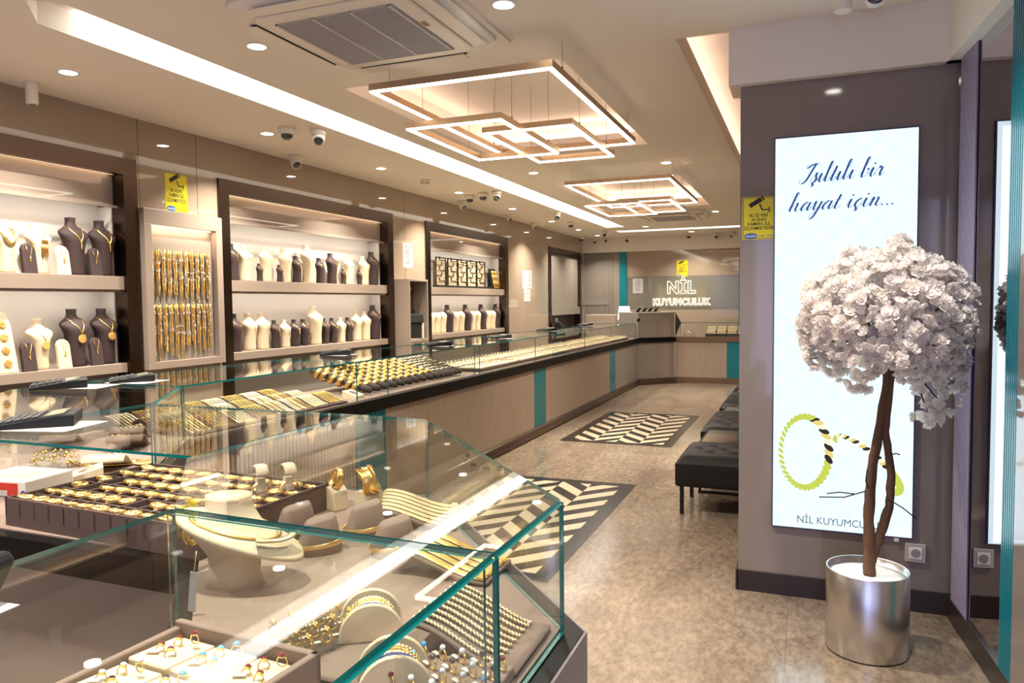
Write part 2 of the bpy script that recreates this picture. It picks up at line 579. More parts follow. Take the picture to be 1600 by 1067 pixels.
# long white light slot and the cross slot at the back
b = MB()
b.box(-3.44, 2.74, zt - 0.03, -3.07, 13.42, zt - 0.015)
b.box(-3.44, 14.08, zt - 0.03, XR + 0.1, 14.44, zt - 0.015)
struct(b.build('trim_light_slot', M_['led_white']))
b = MB()
b.box(-3.45, 2.3, zt, -2.8, 13.45, zt + 0.02)
b.box(-3.45, 14.05, zt, XR + 0.1, 14.46, zt + 0.02)
struct(b.build('trim_slot_cap', M_['ceil']))
# side slot along the right wall
b = MB(); b.box(-0.72, 4.1, zt + 0.002, -0.69, 15.4, zt + 0.014)
struct(b.build('trim_side_led', M_['led_pink']))

# left wall, with openings for the display cabinets
b = MB()
for y0, y1 in ((-2.2, 1.28), (4.035, 4.84), (7.60, 8.41), (11.2, 13.25), (15.4, 15.9)):
    b.box(-4.78, y0, 0, XL, y1, ZC)
for y0, y1 in ((1.28, 4.035), (4.84, 7.60), (8.41, 11.2), (13.25, 15.4)):
    b.box(-4.78, y0, 2.545, XL, y1, ZC)
b.box(-4.9, -2.2, 0, -4.78, 15.9, ZC)
for y in (4.86 - 0.235, 4.07, 7.9, 12.05):                # hairline joints between the wall panels
    b.box(XL, y, 0.9, XL + 0.0006, y + 0.004, ZC, 1)
struct(b.build('wall_left', [M_['lacquer'], M_['bronze']]))
b = MB(); b.box(XL, 4.04, 0, XL + 0.012, 4.835, 0.1); b.box(XL, 11.21, 0, XL + 0.012, 13.24, 0.1)
struct(b.build('baseboard_left', M_['skirt']))

# back wall: rendered fascia above, fluted panel, teal strips, lacquer panel
b = MB()
b.box(-4.9, YB + 0.04, 0, 0.4, 15.9, ZC)
b.box(-4.5, YB - 0.02, 2.545, 0.4, YB + 0.05, ZC)
struct(b.build('wall_back', M_['ceil']))
def fluted(name, mat, length, height, pitch=0.036, depth=0.014, groove=0.42, parent=None, M=None):
    # panel in the local x-z plane, grooves cut towards +y
    pts = []
    n = max(1, round(length / pitch))
    p = length / n
    for i in range(n):
        x = i * p
        pts += [(x, 0), (x + p * (1 - groove), 0), (x + p * (1 - groove * 0.85), depth), (x + p * (1 - groove * 0.15), depth)]
    pts.append((length, 0))
    b = MB()
    vs = [(x, y, 0) for x, y in pts] + [(x, y, height) for x, y in pts]
    N = len(pts)
    b.add(vs, [(i, i + 1, N + i + 1, N + i) for i in range(N - 1)], 0, M)
    b.add([(0, depth * 1.2, 0), (length, depth * 1.2, 0), (length, depth * 1.2, height), (0, depth * 1.2, height)], [(0, 1, 2, 3)], 0, M)
    return b.build(name, mat, parent)
struct(fluted('wall_back_fluted', M_['taupe_g'], 0.66, 2.545, M=T(-4.47, YB, 0)))
b = MB(); b.box(-3.81, YB, 0, -3.688, YB + 0.04, 2.545); struct(b.build('wall_back_panel', M_['taupe_g']))
b = MB(); b.box(-4.49, YB - 0.006, 1.43, -3.93, YB - 0.001, 1.56); struct(b.build('trim_1', M_['taupe_g']))
for x0, x1 in ((-3.688, -3.525), (-1.26, -1.08)):
    b = MB(); b.box(x0, YB - 0.012, 0, x1, YB + 0.04, 2.545); struct(b.build('trim_teal_back', M_['teal']))
b = MB()
b.box(-3.525, YB, 0, -1.26, YB + 0.03, 1.318)
b.box(-3.525, YB, 2.012, -1.26, YB + 0.03, 2.545)
b.box(-1.08, YB, 0, 0.3, YB + 0.03, 2.545)
b.box(-3.525, YB + 0.001, 1.32, -1.26, YB + 0.03, 2.01, 1)
struct(b.build('wall_back_lacquer', [M_['lacquer'], M_['sign_panel']]))

# right wall behind the pier, pier with the light box, beam above
b = MB(); b.box(XR, 4.17, 0, 0.3, 15.9, 3.12); struct(b.build('wall_right', M_['lacquer_d']))
b = MB(); b.box(-0.318, 3.97, 0.0, 0.70, 4.17, 2.575); struct(b.build('wall_pier', M_['pier']))
b = MB(); b.box(-0.322, 3.955, 0.0, 0.66, 3.972, 0.104); b.box(-0.33, 3.955, 0, -0.318, 4.17, 0.104); struct(b.build('baseboard_pier', M_['darkbase']))
b = MB(); b.box(-0.372, 3.92, 2.571, 0.72, 4.18, 3.1)
struct(b.build('beam_pier', M_['ceil']))
b = MB(); b.prism([PM(-0.02, 0.055)[:2], PM(3.2, 0.055)[:2], PM(3.2, -0.1)[:2], PM(-0.02, -0.1)[:2]], 2.571, ZC)
struct(b.build('beam_side', M_['ceil']))
# mirrored side wall coming towards the shop front
b = MB(); b.prism([PM(-0.02, 0)[:2], PM(6.0, 0)[:2], PM(6.0, -0.08)[:2], PM(-0.02, -0.08)[:2]], 0, 2.571)
struct(b.build('wall_side_mirror', M_['mirror']))
b = MB(); b.prism([PM(0, 0.012)[:2], PM(6.0, 0.012)[:2], PM(6.0, 0)[:2], PM(0, 0)[:2]], 0, 0.104)
struct(b.build('baseboard_side', M_['darkbase']))
def side_strip(name, mat, s0, s1, pitch, off):
    M = Matrix.Translation(Vector(PM(s0, off, 0.104))) @ Matrix(((D_M.x, -N_M.x, 0, 0), (D_M.y, -N_M.y, 0, 0), (0, 0, 1, 0), (0, 0, 0, 1)))
    o = fluted(name, mat, s1 - s0, 2.467, pitch, 0.005, 0.4, M=M)
    b = MB()
    struct(o)
side_strip('trim_fluted_lilac', pm('lilac fluted glass', rgb(150, 138, 158), 0.3), 0.06, 0.30, 0.022, 0.008)
side_strip('trim_fluted_teal', M_['teal'], 0.74, 0.87, 0.022, 0.014)
b = MB(); b.prism([PM(0.87, 0.014)[:2], PM(6.0, 0.014)[:2], PM(6.0, 0.002)[:2], PM(0.87, 0.002)[:2]], 0.104, 2.571)
struct(b.build('wall_side_panel', M_['pier']))
# shop front behind the camera, open to the street where the door stands
b = MB()
b.box(-4.9, -1.7, 0, -3.9, YF, ZC); b.box(-1.5, -1.7, 0, -0.75, YF, ZC); b.box(-3.9, -1.7, 0, -1.5, YF, 0.5); b.box(-4.9, -1.7, 2.6, 1.4, YF, ZC)
struct(b.build('wall_front', M_['pier']))

# ================================================================== LEFT WALL CABINETS
def display_cabinet(y0, y1, label, lit=1.0):
    L = y1 - y0
    t = empty('display_cabinet', (XL, y0, 0), label, 'display cabinet', 'wall display cabinets')
    fwid = 0.115
    b = MB()
    b.box(-0.1, 0, 0, 0.022, fwid, 2.545); b.box(-0.1, L - fwid, 0, 0.022, L, 2.545)
    b.box(-0.06, fwid, 2.43, 0.022, L - fwid, 2.545)
    b.build('frame', M_['bronze'], t)
    b = MB(); b.box(-0.25, fwid, 1.03, -0.235, L - fwid, 2.30); b.build('back_panel', M_['niche'], t)
    for a in (fwid, L - fwid - 0.012):
        b = MB(); b.box(-0.25, a, 1.03, -0.1, a + 0.012, 2.21); b.build('side_panel', M_['niche'], t)
    b = MB(); b.box(-0.10, fwid, 2.21, -0.085, L - fwid, 2.46); b.build('fascia', M_['lacquer_d'], t)
    for z0, z1 in ((1.62, 1.715), (1.035, 1.10)):
        b = MB(); b.box(-0.24, fwid, z0, -0.004, L - fwid, z1); b.build('shelf', M_['taupe'], t, bevel=0.002, segs=1)
    b = MB(); b.box(-0.25, fwid, 0.0, -0.1, L - fwid, 1.035); b.build('base_panel', M_['taupe_g'], t)
    b = MB(); b.box(-0.10, fwid, 2.452, -0.01, L - fwid, 2.46); b.build('soffit', M_['taupe'], t)
    b = MB(); b.box(-0.052, fwid + 0.02, 2.43, -0.044, L - fwid - 0.02, 2.436); b.build('led_strip', M_['led_warm'], t)
    for z in (2.205, 1.615):
        b = MB(); b.box(-0.03, fwid + 0.02, z - 0.012, -0.022, L - fwid - 0.02, z + 0.006); b.build('led_profile', M_['taupe'], t)
        area('niche_light', (XL - 0.036, y0 + L / 2, z - 0.006), 0.012, L - 0.35, 2.0 * lit, (1.0, 0.91, 0.80), (0, 0.70, 0))
    area('fascia_light', (XL - 0.065, y0 + L / 2, 2.44), 0.02, L - 0.3, 1.0 * lit, (1.0, 0.72, 0.48), (0, 0, 0))
    return t
display_cabinet(1.28, 4.035, 'bronze framed wall cabinet nearest the camera, with large gold pendant necklaces on busts')
display_cabinet(4.84, 7.60, 'bronze framed wall cabinet with two long rows of necklace busts, beside the chain case')
display_cabinet(8.41, 11.2, 'bronze framed wall cabinet with framed earring boards above headless busts', 0.95)

# fluted cabinet in the far corner
t = empty('corner_cabinet', (XL, 13.25, 0), 'fluted grey corner cabinet in a bronze frame with an open niche below', 'cabinet')
b = MB(); b.box(-0.1, 0, 0, 0.022, 0.13, 2.53); b.box(-0.1, 2.0, 0, 0.022, 2.13, 2.53); b.box(-0.1, 0.13, 2.42, 0.022, 2.0, 2.53); b.build('frame', M_['bronze'], t)
fluted('door', M_['taupe_g'], 1.87, 1.02, 0.12, 0.012, 0.12, t, T(-0.02, 0.13, 1.40, rz=PI / 2))
b = MB(); b.box(-0.02, 0.13, 1.25, 0.03, 2.0, 1.40); b.build('fascia', M_['taupe_g'], t)
b = MB(); b.box(-0.26, 0.13, 0.86, -0.25, 2.0, 1.42); b.box(-0.26, 0.13, 0.80, -0.0, 2.0, 0.86); b.build('niche', M_['taupe_g'], t)

# framed case full of hanging chains
t = empty('chain_case', (XL, 4.05, 0), 'shallow taupe wall case with a lit recess holding two rows of hanging gold chains', 'display case')
b = MB()
for bx in ((0, 0, 1.036, 0.02, 0.77, 1.09), (0, 0, 2.10, 0.02, 0.77, 2.213), (0, 0, 1.09, 0.02, 0.065, 2.10), (0, 0.705, 1.09, 0.02, 0.77, 2.10)):
    b.box(*[bx[0] + 0.001, bx[1], bx[2], bx[3] + 0.04, bx[4], bx[5]])
b.build('frame', M_['taupe'], t, bevel=0.002)
b = MB(); b.box(0.002, 0.065, 1.09, 0.006, 0.705, 2.10); b.build('back_panel', M_['taupe_g'], t)
b = MB(); b.box(0.01, 0.08, 2.092, 0.018, 0.69, 2.098); b.build('led_strip', M_['led_warm'], t)
area('case_light', (XL + 0.045, 4.05 + 0.385, 2.095), 0.02, 0.58, 1.3, (1.0, 0.72, 0.5))
def chain_strand(length, wob, tagz):
    pts = []
    for i in range(13):
        z = -length * i / 12
        pts.append((0.006 * math.sin(i * 0.9 + wob) + 0.008, 0.003 * math.sin(i * 1.3 + wob), z))
    b = MB(); b.tube(pts, 0.0042, 5)
    for i in range(0, 60):
        z = -length * i / 60
        b.octa((0.012, 0.002 * math.sin(i), z), (0.0042, 0.0042, 0.006))
    return b
protos = []
for k in range(4):
    o = chain_strand(0.34 + 0.03 * k, k * 1.7, 0).build('gold_chain', [M_['gold'], M_['goldsat'], M_['gold'], M_['gold_p']][k] if k != 3 else M_['gold'])
    for q in range(2):
        zz = -random.uniform(0.05, 0.38)
        g = MB(); g.box(0.014, -0.006, zz - 0.006, 0.018, 0.006, zz + 0.006)
        g.build('price_tag', M_['paper'], o)
    protos.append(o)
first = [True] * 4
for row, (z, nm) in enumerate(((1.905, 'upper'), (1.50, 'lower'))):
    for i in range(11):
        y = 4.05 + 0.09 + i * 0.055
        h = MB(); h.tube([(0.006, 0, 0), (0.022, 0, 0.0), (0.03, 0, 0.012)], 0.002, 5); h.lathe([(0.012, -0.002), (0.012, 0.002)], 8, (0.006, 0, 0), M=T(ry=PI / 2))
        ho = h.build('chain_hook', M_['goldsat'], loc=(XL, y, z + 0.018))
        tag(ho, f'small brass hook, {nm} row of the wall chain case, {ORD[i]} from its near side', 'hook', f'hooks of the {nm} chain row')
        for j in range(3):
            k = random.randrange(4)
            if first[k]: o = protos[k]; first[k] = False
            else: o = copy_tree(protos[k])
            o.location = (XL + 0.010 + 0.008 * (j % 2), y + (j - 1) * 0.012, z + 0.012)
            o.scale = (1, 1, random.uniform(0.82, 1.0))
            tag(o, f'gold chain hanging from the {ORD[i]} hook of the {nm} row in the wall chain case', 'chain', f'gold chains on the {ORD[i]} hook of the {nm} row')

# tall open cabinet with the banknote counter
t = empty('tall_cabinet', (XL, 7.64, 0), 'tall narrow taupe cabinet standing proud of the wall with a dark open niche', 'cabinet')
b = MB()
b.box(0.0, 0, 0, 0.2, 0.02, 1.79); b.box(0, 0.44, 0, 0.2, 0.46, 1.79); b.box(0, 0.02, 1.765, 0.2, 0.44, 1.79); b.box(0, 0.02, 1.05, 0.2, 0.44, 1.085)
b.build('body', M_['taupe'], t, bevel=0.002, segs=1)
b = MB(); b.box(0.002, 0.02, 1.085, 0.01, 0.44, 1.765); b.build('back_panel', M_['suede_d'], t)
b = MB(); b.box(0.0, 0.02, 0.05, 0.195, 0.44, 1.05); b.build('door', M_['taupe'], t)
b = MB(); b.cyl((0, 0, 0), 0.02, 0, 0.008, 14, M=T(0.01, 0.37, 1.68, ry=PI / 2)); b.build('vent', M_['lgrey'], t)
t = empty('banknote_counter', (XL + 0.105, 7.86, 1.085), 'black and white banknote counter in the niche of the tall cabinet', 'banknote counter', rz=-.55)
t.scale = (.85, .85, 1.0)
for s in (-1, 1):
    b = MB(); b.loft([[(x, s * 0.13 + w * s, z) for x, w in ((-0.07, 0), (0.07, 0), (0.07, 0.022), (-0.07, 0.022))] for z in (0, 0.05, 0.16, 0.19)], smooth=False)
    b.build('side_cheek', M_['offwhite'], t, bevel=0.004)
b = MB(); b.box(-0.07, -0.128, 0.0, 0.04, 0.128, 0.19); b.build('body', M_['blackm'], t)
b = MB(); b.prism([(-0.08, 0.19), (0.08, 0.19), (0.05, 0.29), (-0.08, 0.30)], -0.15, 0.15, M=Matrix(((1, 0, 0, 0), (0, 0, 1, 0), (0, 1, 0, 0), (0, 0, 0, 1)))); b.build('hopper', M_['black'], t, bevel=0.006)
b = MB(); b.box(-0.02, -0.03, 0.30, 0.0, 0.05, 0.34); b.build('display', M_['black'], t)
# ================================================================== BUSTS AND NECKLACES
# rings of a bust: height fraction, half width / h, half depth / h, forward offset / h
BUST = [(0.0, .150, .150, .03), (0.05, .156, .155, .03), (0.25, .142, .150, .035), (0.45, .148, .155, .05), (0.58, .180, .160, .055), (0.66, .232, .155, .052),
        (0.715, .262, .135, .038), (0.75, .258, .112, .018), (0.79, .205, .098, .0), (0.83, .135, .092, -.016), (0.87, .088, .084, -.028), (0.91, .075, .076, -.03), (0.96, .077, .078, -.03), (1.0, .082, .082, -.028)]
def bust_at(zf):
    for i in range(len(BUST) - 1):
        a, c = BUST[i], BUST[i + 1]
        if a[0] <= zf <= c[0]:
            t = (zf - a[0]) / (c[0] - a[0])
            return [a[k] + t * (c[k] - a[k]) for k in range(4)]
    return list(BUST[-1])
def front(h, y, zf):
    _, w, d, o = bust_at(zf)
    q = min(0.999, abs(y / h) / w)
    return h * (o + d * (1 - q ** 2.3) ** (1 / 2.3))
def ring_pts(h, zf, n=22, grow=0.0):
    _, w, d, o = bust_at(zf)
    pts = []
    for k in range(n):
        a = 2 * PI * k / n
        c, s = math.cos(a), math.sin(a)
        x = h * (o + d * math.copysign(abs(c) ** (2 / 2.3), c))
        y = h * w * math.copysign(abs(s) ** (2 / 2.3), s)
        pts.append((x * (1 + grow), y * (1 + grow), h * zf))
    return pts
def bust_mb(h, neck=True):
    b = MB()
    zs = [r[0] for r in BUST if neck or r[0] <= 0.79]
    rings = [ring_pts(h, z) for z in zs]
    if not neck:
        rings = [[(p[0], p[1], p[2] * 1.05) for p in r] for r in rings]
        zt = rings[-1][0][2]
        rings.append([(p[0] * .8, p[1] * .8, zt + h * .02) for p in rings[-1]])
    b.loft(rings, 0)
    return b
def necklace_mb(h, drop, r, style):
    pts = []
    n = 28
    for i in range(n + 1):
        t = -1 + 2 * i / n
        y = 0.125 * h * math.sin(t * PI / 2) * (1 if style != 'v' else abs(t) ** 0.4)
        zf = 0.84 - (0.84 - drop) * (1 - abs(t) ** (1.6 if style != 'v' else 1.0))
        pts.append((front(h, y, zf) + r * 0.8, y, zf * h))
    b = MB()
    b.tube(pts, r, 5)
    return b, pts[n // 2]
bust_mesh = {}
def add_bust(col, h, x, y, z, label, group, neck=None, lab_n='', rz=0.0):
    key = (col, h, neck is None)
    mat = M_['cream'] if col == 'c' else M_['dark_br']
    if key in bust_mesh:
        o = bust_mesh[key].copy(); COL.objects.link(o)
    else:
        o = bust_mb(h, col != 'h').build('necklace_bust', mat if col != 'h' else M_['cream']); bust_mesh[key] = o
    o.location = (x, y, z); o.rotation_euler = (0, 0, rz)
    tag(o, label, 'necklace bust', group)
    if neck:
        drop, r, style, pend = neck
        b, low = necklace_mb(h, drop, r, style)
        nk = b.build('necklace', M_['gold'], loc=(x, y, z)); nk.rotation_euler = (0, 0, rz)
        tag(nk, lab_n, 'necklace', 'necklaces on busts')
        if pend == 'disc':
            p = MB()
            for q in range(40):
                a = q * 2.4; rr = 0.026 * math.sqrt(q / 40) * h / .35
                p.octa((low[0] + 0.004, low[1] + rr * math.cos(a), low[2] - 0.03 + rr * math.sin(a)), 0.006)
            p.lathe([(0.026 * h / .35, -0.002), (0.024 * h / .35, 0.003)], 14, (0, 0, 0), M=T(low[0], low[1], low[2] - 0.03, ry=PI / 2))
            p.build('pendant', M_['gold'], nk)
        elif pend == 'drop':
            p = MB()
            for q in range(6): p.octa((low[0] + 0.004, low[1] + 0.002 * (q % 2), low[2] - 0.008 * q), (0.005, 0.007 - 0.0006 * q, 0.008))
            p.build('pendant', M_['gold'], nk)
        elif pend == 'tassel':
            p = MB()
            for q in range(9):
                yy = low[1] - 0.02 + q * 0.005
                p.tube([(low[0] + 0.004, yy, low[2]), (low[0] + 0.003, yy, low[2] - 0.075 - 0.01 * (q % 3))], 0.0028, 4)
            p.box(low[0], low[1] - 0.022, low[2] - 0.012, low[0] + 0.007, low[1] + 0.022, low[2] + 0.012)
            p.build('pendant', M_['gold'], nk)
    return o
def small_stand(col, x, y, z, h, label, nlabel):
    b = MB()
    prof = [(-0.045, 0), (0.045, 0), (0.045, h - 0.035), (0.032, h - 0.01), (0.01, h), (-0.01, h), (-0.032, h - 0.01), (-0.045, h - 0.035)]
    rings = []
    for dx, k in ((-0.012, 0.96), (-0.006, 1.0), (0.012, 1.0), (0.018, 0.95)):
        rings.append([(dx - 0.05 * (p[1] / h) * 0.5 + 0.03, p[0] * k, p[1] * (k if k < 1 else 1)) for p in prof])
    b.loft(rings, smooth=False)
    o = b.build('pendant_stand', M_['cream'] if col == 'c' else M_['dark_br'], loc=(x, y, z), bevel=0.003)
    tag(o, label, 'jewellery stand')
    n = MB()
    xf = lambda zz: 0.0205 - 0.05 * (zz / h) * 0.5 + 0.03
    pts = [(xf(h * f) + 0.001, yy, h * f) for yy, f in ((-0.02, .92), (-0.014, .75), (0, .55), (0.014, .75), (0.02, .92))]
    n.tube(pts, 0.0014, 4)
    no = n.build('necklace', M_['gold'], loc=(x, y, z)); tag(no, nlabel, 'necklace')
    p = MB(); 
    for q in range(5): p.octa((xf(h * .5) + 0.002, 0.004 * math.sin(q * 2.2), h * .55 - 0.007 * q), (0.003, 0.006, 0.006))
    p.build('pendant', M_['gold'], no)

XBU = -4.625
# near cabinet
near = 'near wall cabinet'
for sh, z, rows in (('upper', 1.715, [('c', 3.15, .33, (.55, .009, 'u', None), 'broad gold collar'), ('c', 3.37, .33, (.62, .0022, 'v', 'tassel'), 'gold chain with a wide tasselled pendant'), ('d', 3.62, .39, (.55, .0042, 'v', 'drop'), 'gold mesh necklace ending in a knotted tassel'), ('d', 3.84, .39, (.55, .0060, 'v', 'drop'), 'broad gold collar with a leaf shaped end')]),
                    ('lower', 1.10, [('c', 3.35, .33, (.56, .0022, 'v', 'disc'), 'thin chain with a round gold filigree pendant'), ('d', 3.60, .39, (.56, .0035, 'v', 'disc'), 'gold chain with a large gold filigree pendant'), ('d', 3.83, .39, (.58, .0028, 'v', 'disc'), 'gold chain with a large flat gold disc pendant')])):
    names = {'c': 'cream', 'd': 'dark brown'}
    for i, (col, y, h, nk, nl) in enumerate(rows):
        side = 'nearest the chain case' if i == len(rows) - 1 else 'wearing a ' + nl.split(' ending')[0].split(' with')[0] + (' with pendant' if 'pendant' in nl else '')
        add_bust(col, h, XBU, y, z, f'{names[col]} bust, {sh} shelf of the {near}, ' + side, 'busts in the near cabinet', nk, f'{nl}, {sh} shelf of the {near}')
for sh, z, rows in (('upper', 1.715, [('d', 3.26), ('c', 3.49), ('d', 3.73)]), ('lower', 1.10, [('d', 3.23), ('c', 3.47), ('d', 3.71)])):
    for i, (col, y) in enumerate(rows):
        cn = 'cream' if col == 'c' else 'dark brown'
        pos = '' if col == 'c' else (', farther from the chain case' if i == 0 else ', nearer the chain case')
        small_stand(col, XL - 0.075, y, z, 0.19, f'small {cn} pendant stand, {sh} shelf, {near}{pos}', f'fine pendant necklace on the small {cn} stand, {sh} shelf{pos}')
# leaning board with big earrings at the picture edge
b = MB(); b.loft([[(dx - 0.16 * (p[1]), p[0] * k, p[1]) for p in ((-.085, 0), (.085, 0), (.075, .30), (.05, .37), (0, .39), (-.05, .37), (-.075, .30))] for dx, k in ((0.06, 1), (0.085, .97))], smooth=False)
o = b.build('earring_board', M_['cream'], loc=(XBU, 3.08, 1.10), bevel=0.006); tag(o, 'tall cream leaning board carrying big gold filigree earrings in the near wall cabinet', 'jewellery stand')
for i in range(4):
    b = MB(); zz = 0.06 + 0.08 * i
    for q in range(24):
        a = q * 2.4; rr = 0.022 * math.sqrt(q / 24)
        b.octa((0.092 - 0.16 * zz, 0.015 + rr * math.cos(a), zz + rr * math.sin(a)), 0.0075)
    o = b.build('earring', M_['gold'], loc=(XBU, 3.08, 1.10)); tag(o, f'large gold filigree earring on the cream leaning board, {ORD[i]} from its foot', 'earring', 'filigree earrings on the leaning board')

# middle cabinet
mid = 'middle wall cabinet'
U2U = [('d', 5.12, .32), ('c', 5.28, .32), ('d', 5.415, .16), ('c', 5.55, .32), ('d', 5.69, .16), ('c', 5.82, .32), ('d', 6.0, .26), ('c', 6.17, .38), ('d', 6.37, .26), ('d', 6.57, .32), ('d', 6.72, .16), ('c', 6.88, .32), ('d', 7.03, .16), ('c', 7.18, .32), ('d', 7.36, .38)]
U2L = [('d', 5.13, .33), ('c', 5.31, .33), ('c', 5.48, .33), ('d', 5.66, .26), ('c', 5.80, .26), ('d', 5.95, .26), ('d', 6.09, .26), ('c', 6.26, .39), ('d', 6.43, .26), ('d', 6.57, .26), ('c', 6.72, .26), ('d', 6.86, .26), ('c', 7.01, .32), ('c', 7.185, .32), ('d', 7.37, .39)]
for sh, z, rows in (('upper', 1.715, U2U), ('lower', 1.10, U2L)):
    for i, (col, y, h) in enumerate(rows):
        cn = 'cream' if col == 'c' else 'dark brown'
        sz = 'tall ' if h > .35 else ('small ' if h < .2 else ('short ' if h < .3 else ''))
        sty = random.choice([(.66, .0018, 'u', None), (.62, .0016, 'v', 'drop'), (.6, .0022, 'u', None)])
        dx = 0.045 if h < .2 else 0
        add_bust(col, h, XBU + dx, y, z, f'{sz}{cn} bust, {sh} shelf of the {mid}, {ORD[i]} from its near end', 'busts in the middle cabinet', sty, f'thin gold necklace on the {ORD[i]} bust of the {sh} shelf, {mid}')
# far cabinet, lower shelf: headless cream busts and dark busts
U3L = [('h', 8.74, .33), ('h', 8.91, .33), ('h', 9.09, .33), ('d', 9.28, .38), ('h', 9.48, .33), ('h', 9.67, .33), ('d', 9.87, .38), ('h', 10.06, .33), ('h', 10.24, .33), ('d', 10.43, .38), ('h', 10.63, .33), ('h', 10.82, .33), ('d', 11.0, .38)]
for i, (col, y, h) in enumerate(U3L):
    cn = 'headless cream' if col == 'h' else 'dark brown'
    add_bust(col, h, XBU, y, 1.10, f'{cn} bust, lower shelf of the far wall cabinet, {ORD[i]} from its near end', 'busts in the far cabinet', (.66, .0018, 'u', None) if col == 'd' else None, f'thin gold necklace on the dark bust {ORD[i]} in the far wall cabinet')
# framed earring boards
for i, (y0, y1) in enumerate(((9.0, 9.295), (9.36, 9.665), (9.685, 9.98), (10.0, 10.32), (10.345, 10.65))):
    t = empty('earring_rack', (-4.66, y0, 1.751), f'black framed rack of gold earrings, {ORD[i]} from the near end, far wall cabinet', 'earring rack', 'earring racks in the far cabinet')
    w = y1 - y0
    b = MB()
    for q in ((0, 0, 0, .014, .008, .38), (0, w - .008, 0, .014, w, .38), (0, 0, .372, .014, w, .38)): b.box(*q)
    for k in range(5):
        z = .06 + .07 * k
        b.box(0, 0, z, .012, w * .62, z + .006) if k % 2 else b.box(0, w * .38, z, .012, w, z + .006)
        b.box(0, w * (.62 if k % 2 else .38) - .006, z, .012, w * (.62 if k % 2 else .38), z + .05)
    b.build('frame', M_['black'], t)
    b = MB(); b.box(-.006, .004, 0, -.001, w - .004, .378); b.build('backing', pm('backing cloth', rgb(196, 180, 150), .7), t)
    e = MB()
    for k in range(5):
        for q in range(5):
            e.octa((.014, w * (.1 + .2 * q) + random.uniform(-.01, .01), .035 + .07 * k + random.uniform(0, .03)), (.006, .011, .014))
    eo = e.build('earring', M_['gold'], t); tag(eo, kind='stuff')
b = MB(); b.box(-4.69, 8.96, 1.7155, -4.60, 10.8, 1.75); o = b.build('display_plinth', M_['blackm'], bevel=0.003); tag(o, 'long low black plinth under the earring racks in the far wall cabinet', 'plinth')
t = empty('bangle_board', (-4.60, 10.84, 1.7155), 'black leaning board covered with bright gold bangles beside the earring racks', 'bangle board')
b = MB(); b.box(-.02, 0, 0, 0, .36, .33, M=T(ry=-0.2)); b.build('board', M_['blackm'], t)
for q in range(6):
    g = MB(); g.tube([(.012 - .2 * zz, .045 + .053 * q + .006 * math.sin(k * 2), zz) for k, zz in enumerate([.02 + .03 * j for j in range(10)])], .02, 6)
    g.build('bangle_row', M_['gold'], t)

# ================================================================== WALL SIGNS AND PAPERS
ICON = [((-.30, .10), (.10, .28), (.16, .14), (-.24, -.04))]
def camera_icon(b, M, s, m=1):
    def P(l): return [(x * s, y * s) for x, y in l]
    b.prism(P([(-.42, .06), (.06, .34), (.15, .18), (-.33, -.10)]), 0.0006, 0.0010, m, M=M)
    b.prism(P([(.08, .37), (.14, .40), (.24, .22), (.18, .19)]), 0.0006, 0.0010, m, M=M)
    b.prism(P([(.0, .06), (.05, .08), (.16, -.17), (.42, -.17), (.42, -.22), (.12, -.22)]), 0.0006, 0.0010, m, M=M)
    b.prism(P([(.40, -.08), (.44, -.08), (.44, -.32), (.40, -.32)]), 0.0006, 0.0010, m, M=M)
def cctv_sign(M, w, h, lines, label, logo=True):
    # M maps the local x-y plane of the plate to the wall
    b = MB()
    b.box(-w / 2, -h / 2, 0, w / 2, h / 2, 0.0005, 0, M)
    t = 0.0025
    for q in ((-w / 2 + .004, -h / 2 + .004, w / 2 - .004, -h / 2 + .004 + t), (-w / 2 + .004, h / 2 - .004 - t, w / 2 - .004, h / 2 - .004), (-w / 2 + .004, -h / 2 + .004, -w / 2 + .004 + t, h / 2 - .004), (w / 2 - .004 - t, -h / 2 + .004, w / 2 - .004, h / 2 - .004)):
        b.box(q[0], q[1], 0.0004, q[2], q[3], 0.0008, 1, M)
    camera_icon(b, M @ Matrix.Translation((0, h * .30, 0)), w * .75)
    n = len(lines)
    top = h * .06
    step = h * (.40 / n)
    for i, (l, fw_) in enumerate(lines):
        text(b, l, step * 1.02, M @ Matrix.Translation((0, top - i * step, 0.001)), 1, maxw=w * fw_, bold=step * .02)
    b.lathe([(w * .17, 0), (w * .17, .0006)], 18, (0, 0, 0), 2, M @ T(-w * .24, -h * .42, .0005) @ Matrix.Diagonal((1.2, .55, 1, 1)))
    text(b, 'özelist', w * .11, M @ Matrix.Translation((-w * .24, -h * .42, .0014)), 4, maxw=w * .32)
    for k in range(8):
        if k == 3: continue
        b.box(w * (.02 + .055 * k), -h * .435, .0005, w * (.02 + .055 * k) + w * .035, -h * .41, .0009, 3, M)
    o = b.build('warning_sign', [M_['yellow'], M_['ink'], M_['blueink'], M_['redink'] if logo else M_['blueink'], M_['white']])
    tag(o, label, 'sign')
